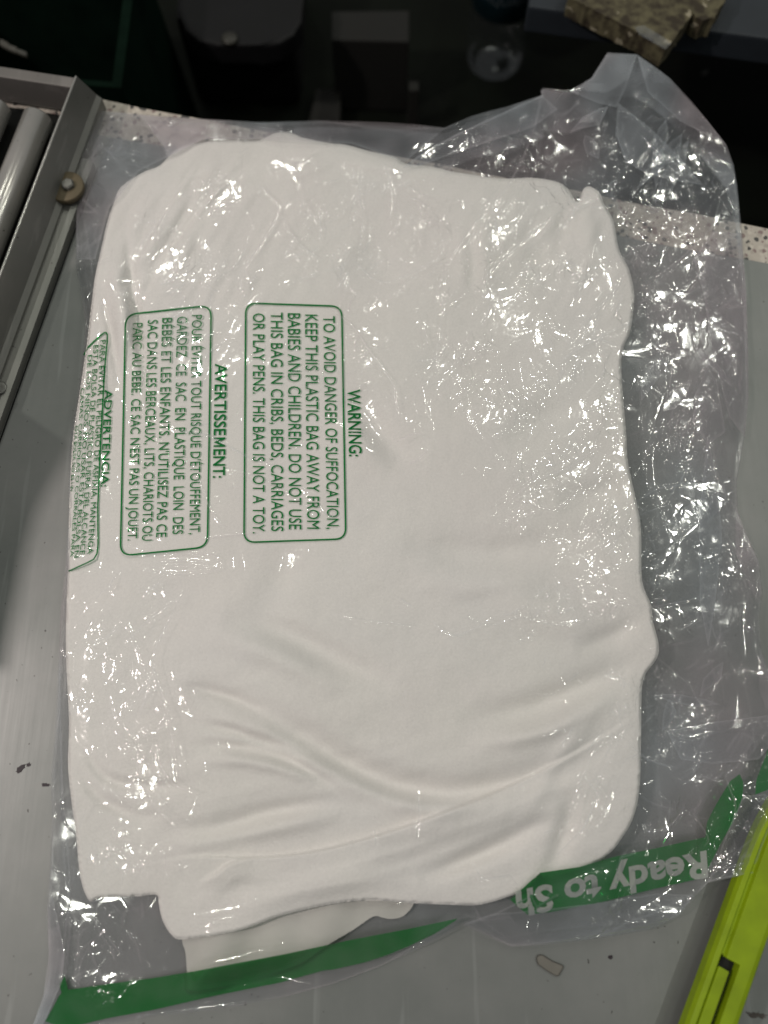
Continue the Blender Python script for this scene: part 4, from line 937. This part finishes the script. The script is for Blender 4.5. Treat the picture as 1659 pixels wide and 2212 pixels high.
# dark bin with a hood
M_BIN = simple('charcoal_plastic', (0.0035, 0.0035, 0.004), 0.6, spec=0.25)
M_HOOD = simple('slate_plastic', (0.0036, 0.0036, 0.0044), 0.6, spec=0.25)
bn = empty('waste_bin', V(560, 260, ZF)); tag(bn, 'dark grey waste bin with a rounded hood and round button in the recess', 'bin')
bm = bmesh.new(); c0, c1 = V(428, 230, ZF + .002), V(690, 230, ZF + .002); wx = c1.x - c0.x
box(bm, (c0.x, c0.y, ZF + 0.001), (wx * .86, 0, 0), (0, 0.16, 0), (0, 0, 0.11), 0.012)
link('body', from_bm('body', bm), M_BIN, bn)
hood = [(384, -60), (384, 20), (400, 62), (430, 88), (470, 97), (560, 97), (605, 92), (635, 74), (652, 46), (655, 0), (652, -60)]
bm = bmesh.new(); prism(bm, [V(u, v, ZF + 0.135) for u, v in hood], 0.022, 0.004); link('hood', from_bm('hood', bm), M_HOOD, bn)
bm = bmesh.new(); bc = V(497, 86, ZF + 0.1355); lathe(bm, bc, (0, 0, 1), [(0.0075, 0), (0.0075, 0.002), (0.0062, 0.0032), (0.001, 0.0034)], 32)
link('button', from_bm('button', bm), simple('dull_brass', (0.020,0.019,0.014), 0.5), bn, True)
# cartons and a post
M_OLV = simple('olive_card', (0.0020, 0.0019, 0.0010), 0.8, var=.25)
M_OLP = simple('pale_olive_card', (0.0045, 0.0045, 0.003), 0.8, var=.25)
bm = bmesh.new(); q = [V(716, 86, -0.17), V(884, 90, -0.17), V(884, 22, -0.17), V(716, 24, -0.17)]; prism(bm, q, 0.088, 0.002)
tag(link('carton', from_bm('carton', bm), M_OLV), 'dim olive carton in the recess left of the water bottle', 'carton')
bm = bmesh.new(); q = [V(668, 262, -0.235), V(733, 262, -0.235), V(737, 192, -0.235), V(684, 192, -0.235)]; prism(bm, q, 0.024, 0.001)
sc_ = tag(link('carton', from_bm('carton', bm), M_OLV), 'small flat olive carton with pale edges low in the recess', 'carton')
for (a, b) in (((668, 686), (684, 700)), ((724, 733), (728, 737))):
    bm = bmesh.new(); prism(bm, [V(a[0], 262, -0.2345), V(a[1], 262, -0.2345), V(b[1], 192, -0.2345), V(b[0], 192, -0.2345)], 0.0003)
    link('pale_edge', from_bm('pale_edge', bm), M_OLP, sc_)
bm = bmesh.new(); A = V(892, 262, ZF + .01); box(bm, (A.x - .006, A.y - 0.01, ZF + 0.001), (0.010, 0, 0), (0, 0.012, 0), (0, 0, 0.06), 0.001)
tag(link('shelf_post', from_bm('shelf_post', bm), M_OLP), 'thin dim post standing in the recess behind the bag', 'post')
# water bottle
M_PET = mat('clear_pet')
m_, nt_, out_ = M_PET
tr_ = N(nt_, 'ShaderNodeBsdfTransparent', Color=(0.93, 0.95, 0.96, 1)); gl_ = N(nt_, 'ShaderNodeBsdfGlossy', Roughness=0.12); lw_ = N(nt_, 'ShaderNodeLayerWeight', Blend=0.35)
df_ = N(nt_, 'ShaderNodeBsdfDiffuse', Color=(0.30, 0.31, 0.33, 1)); mx1 = N(nt_, 'ShaderNodeMixShader'); mx1.inputs[0].default_value = 0.012
nt_.links.new(tr_.outputs[0], mx1.inputs[1]); nt_.links.new(df_.outputs[0], mx1.inputs[2])
mr_ = N(nt_, 'ShaderNodeMath', operation='MULTIPLY'); nt_.links.new(lw_.outputs['Fresnel'], mr_.inputs[0]); mr_.inputs[1].default_value = 0.13
mx2 = N(nt_, 'ShaderNodeMixShader'); nt_.links.new(mr_.outputs[0], mx2.inputs[0]); nt_.links.new(mx1.outputs[0], mx2.inputs[1]); nt_.links.new(gl_.outputs[0], mx2.inputs[2]); nt_.links.new(mx2.outputs[0], out_.inputs[0])
M_PET = m_
bc = V(1068, 186, ZF); bc = Vector((bc.x, bc.y + 0.031, ZF + 0.001))
bot = empty('water_bottle', bc); tag(bot, 'clear water bottle with a dark teal label standing in the recess', 'bottle')
bm = bmesh.new()
pr = [(0.012, 0.003), (0.024, 0.0), (0.030, 0.004), (0.0325, 0.012)]
for k in range(6):
    z = 0.018 + k * 0.011; pr += [(0.0325, z), (0.0312, z + 0.003), (0.0312, z + 0.005), (0.0325, z + 0.008)]
pr += [(0.0322, 0.086), (0.0322, 0.150), (0.030, 0.165), (0.020, 0.185), (0.013, 0.195), (0.013, 0.205)]
lathe(bm, bc, (0, 0, 1), pr, 48); link('body', from_bm('body', bm), M_PET, bot, True)
bm = bmesh.new(); lathe(bm, bc, (0, 0, 1), [(0.0326, 0.078), (0.0330, 0.0782), (0.0330, 0.1468), (0.0326, 0.147)], 48)
bm.faces.ensure_lookup_table()
lab = link('label', from_bm('label', bm), simple('teal_label', (0.004, 0.018, 0.024), 0.45, spec=.3, var=.25), bot, True)
v, f = text_mesh("AQUAFINA", 0.01)
x = (v[:, 0] - v[:, 0].min()) / (v[:, 0].max() - v[:, 0].min()); th = -math.pi / 2 + (x - 0.42) * 1.9
hz = 0.098 + v[:, 1] / CAPH * 0.010
me = mesh_np('label_lettering', np.stack([bc.x + 0.0333 * np.cos(th), bc.y + 0.0333 * np.sin(th), bc.z + hz], -1), f)
link('lettering', me, simple('pale_print', (0.05, 0.062, 0.07), 0.5), lab)
bm = bmesh.new(); lathe(bm, bc, (0, 0, 1), [(0.001, 0.2055), (0.0145, 0.2055), (0.0145, 0.219), (0.013, 0.2205), (0.001, 0.2205)], 32); link('cap', from_bm('cap', bm), M_HOOD, bot, True)
# back table, chipboard scrap on it
M_SLATE = simple('slate_laminate', (0.020, 0.025, 0.032), 0.6, spec=.3, var=.12)
zt = -0.02
A, B = V(1141, 14, zt), V(1659, 83, zt); tx = (B - A).normalized(); ty = Vector((-tx.y, tx.x, 0))
bm = bmesh.new(); prism(bm, [A, B + tx * 0.5, B + tx * 0.5 + ty * 0.5, A + ty * 0.5], 0.022, 0.002)
tag(link('back_table', from_bm('back_table', bm), M_SLATE), 'slate blue table edge behind the counter holding a chipboard scrap', 'table')
def chip_mat():
    m, nt, out = mat('chipboard'); L = nt.links.new
    b = N(nt, 'ShaderNodeBsdfPrincipled', Roughness=0.85); tc = N(nt, 'ShaderNodeTexCoord')
    n0 = N(nt, 'ShaderNodeTexNoise', Scale=120.0, Detail=4.0); L(tc.outputs['Object'], n0.inputs['Vector'])
    r = N(nt, 'ShaderNodeValToRGB'); L(n0.outputs['Fac'], r.inputs['Fac'])
    r.color_ramp.elements[0].color = (0.028, 0.020, 0.010, 1); r.color_ramp.elements[0].position = .38
    r.color_ramp.elements[1].color = (0.105, 0.092, 0.050, 1); r.color_ramp.elements[1].position = .62
    dv = N(nt, 'ShaderNodeVectorMath', operation='MULTIPLY_ADD'); L(n0.outputs['Color'], dv.inputs[0]); dv.inputs[1].default_value = (0.012,) * 3; L(tc.outputs['Object'], dv.inputs[2])
    v1 = N(nt, 'ShaderNodeTexVoronoi', distance='MANHATTAN', Scale=115.0); L(dv.outputs[0], v1.inputs['Vector'])
    sp = N(nt, 'ShaderNodeSeparateColor'); L(v1.outputs['Color'], sp.inputs[0])
    g = N(nt, 'ShaderNodeMath', operation='GREATER_THAN'); L(sp.outputs[1], g.inputs[0]); g.inputs[1].default_value = 0.68
    l = N(nt, 'ShaderNodeMath', operation='LESS_THAN'); L(v1.outputs['Distance'], l.inputs[0]); l.inputs[1].default_value = 0.42
    mu = N(nt, 'ShaderNodeMath', operation='MULTIPLY'); L(g.outputs[0], mu.inputs[0]); L(l.outputs[0], mu.inputs[1])
    mm = N(nt, 'ShaderNodeMix', data_type='RGBA'); L(mu.outputs[0], mm.inputs[0]); L(r.outputs[0], mm.inputs[6]); mm.inputs[7].default_value = (0.28, 0.25, 0.18, 1)
    L(mm.outputs[2], b.inputs['Base Color'])
    bp = N(nt, 'ShaderNodeBump', Strength=.8, Distance=.002); L(n0.outputs['Fac'], bp.inputs['Height']); L(bp.outputs[0], b.inputs['Normal'])
    L(b.outputs[0], out.inputs[0]); return m
zc_ = zt + 0.016
slab = [(1228, -8), (1300, 30), (1381, 70), (1436, 104), (1447, 95), (1458, 80), (1471, 64), (1484, 46), (1497, 28), (1504, 38), (1520, 45), (1533, 40), (1543, 41), (1552, 22), (1567, 0), (1575, -40), (1240, -50)]
slab = [tuple(p) for p in dense(slab, 7)]
bm = bmesh.new(); prism(bm, [V(u + random.uniform(-1.6, 1.6), v + random.uniform(-1.6, 1.6), zc_) for u, v in slab], 0.0155)
cb = tag(link('chipboard_scrap', from_bm('chipboard_scrap', bm), chip_mat()), 'brown flaky chipboard scrap with a film wrapped corner on the back table', 'board')
sheet('film_wrap', np.array([(1370, 58), (1392, 55), (1436, 82), (1450, 94), (1437, 107), (1381, 75)], float), lambda x, y: (zc_ * 1000 + 1.0 + 0.8 * np.sin(x / 5.0 + y / 9.0)), 3.0, M_FOLD, cb,
      attrs={'crinkle': lambda x, y: 0 * x + .8, 'haze': lambda x, y: 0 * x + 2.0})
blot('paper_scrap', 1522, 157, 9, 4, -0.6, simple('grey_paper', (0.10, 0.10, 0.09), .8), 'small pale paper scrap on the recess floor', 'scrap', z=ZF + 0.0008)
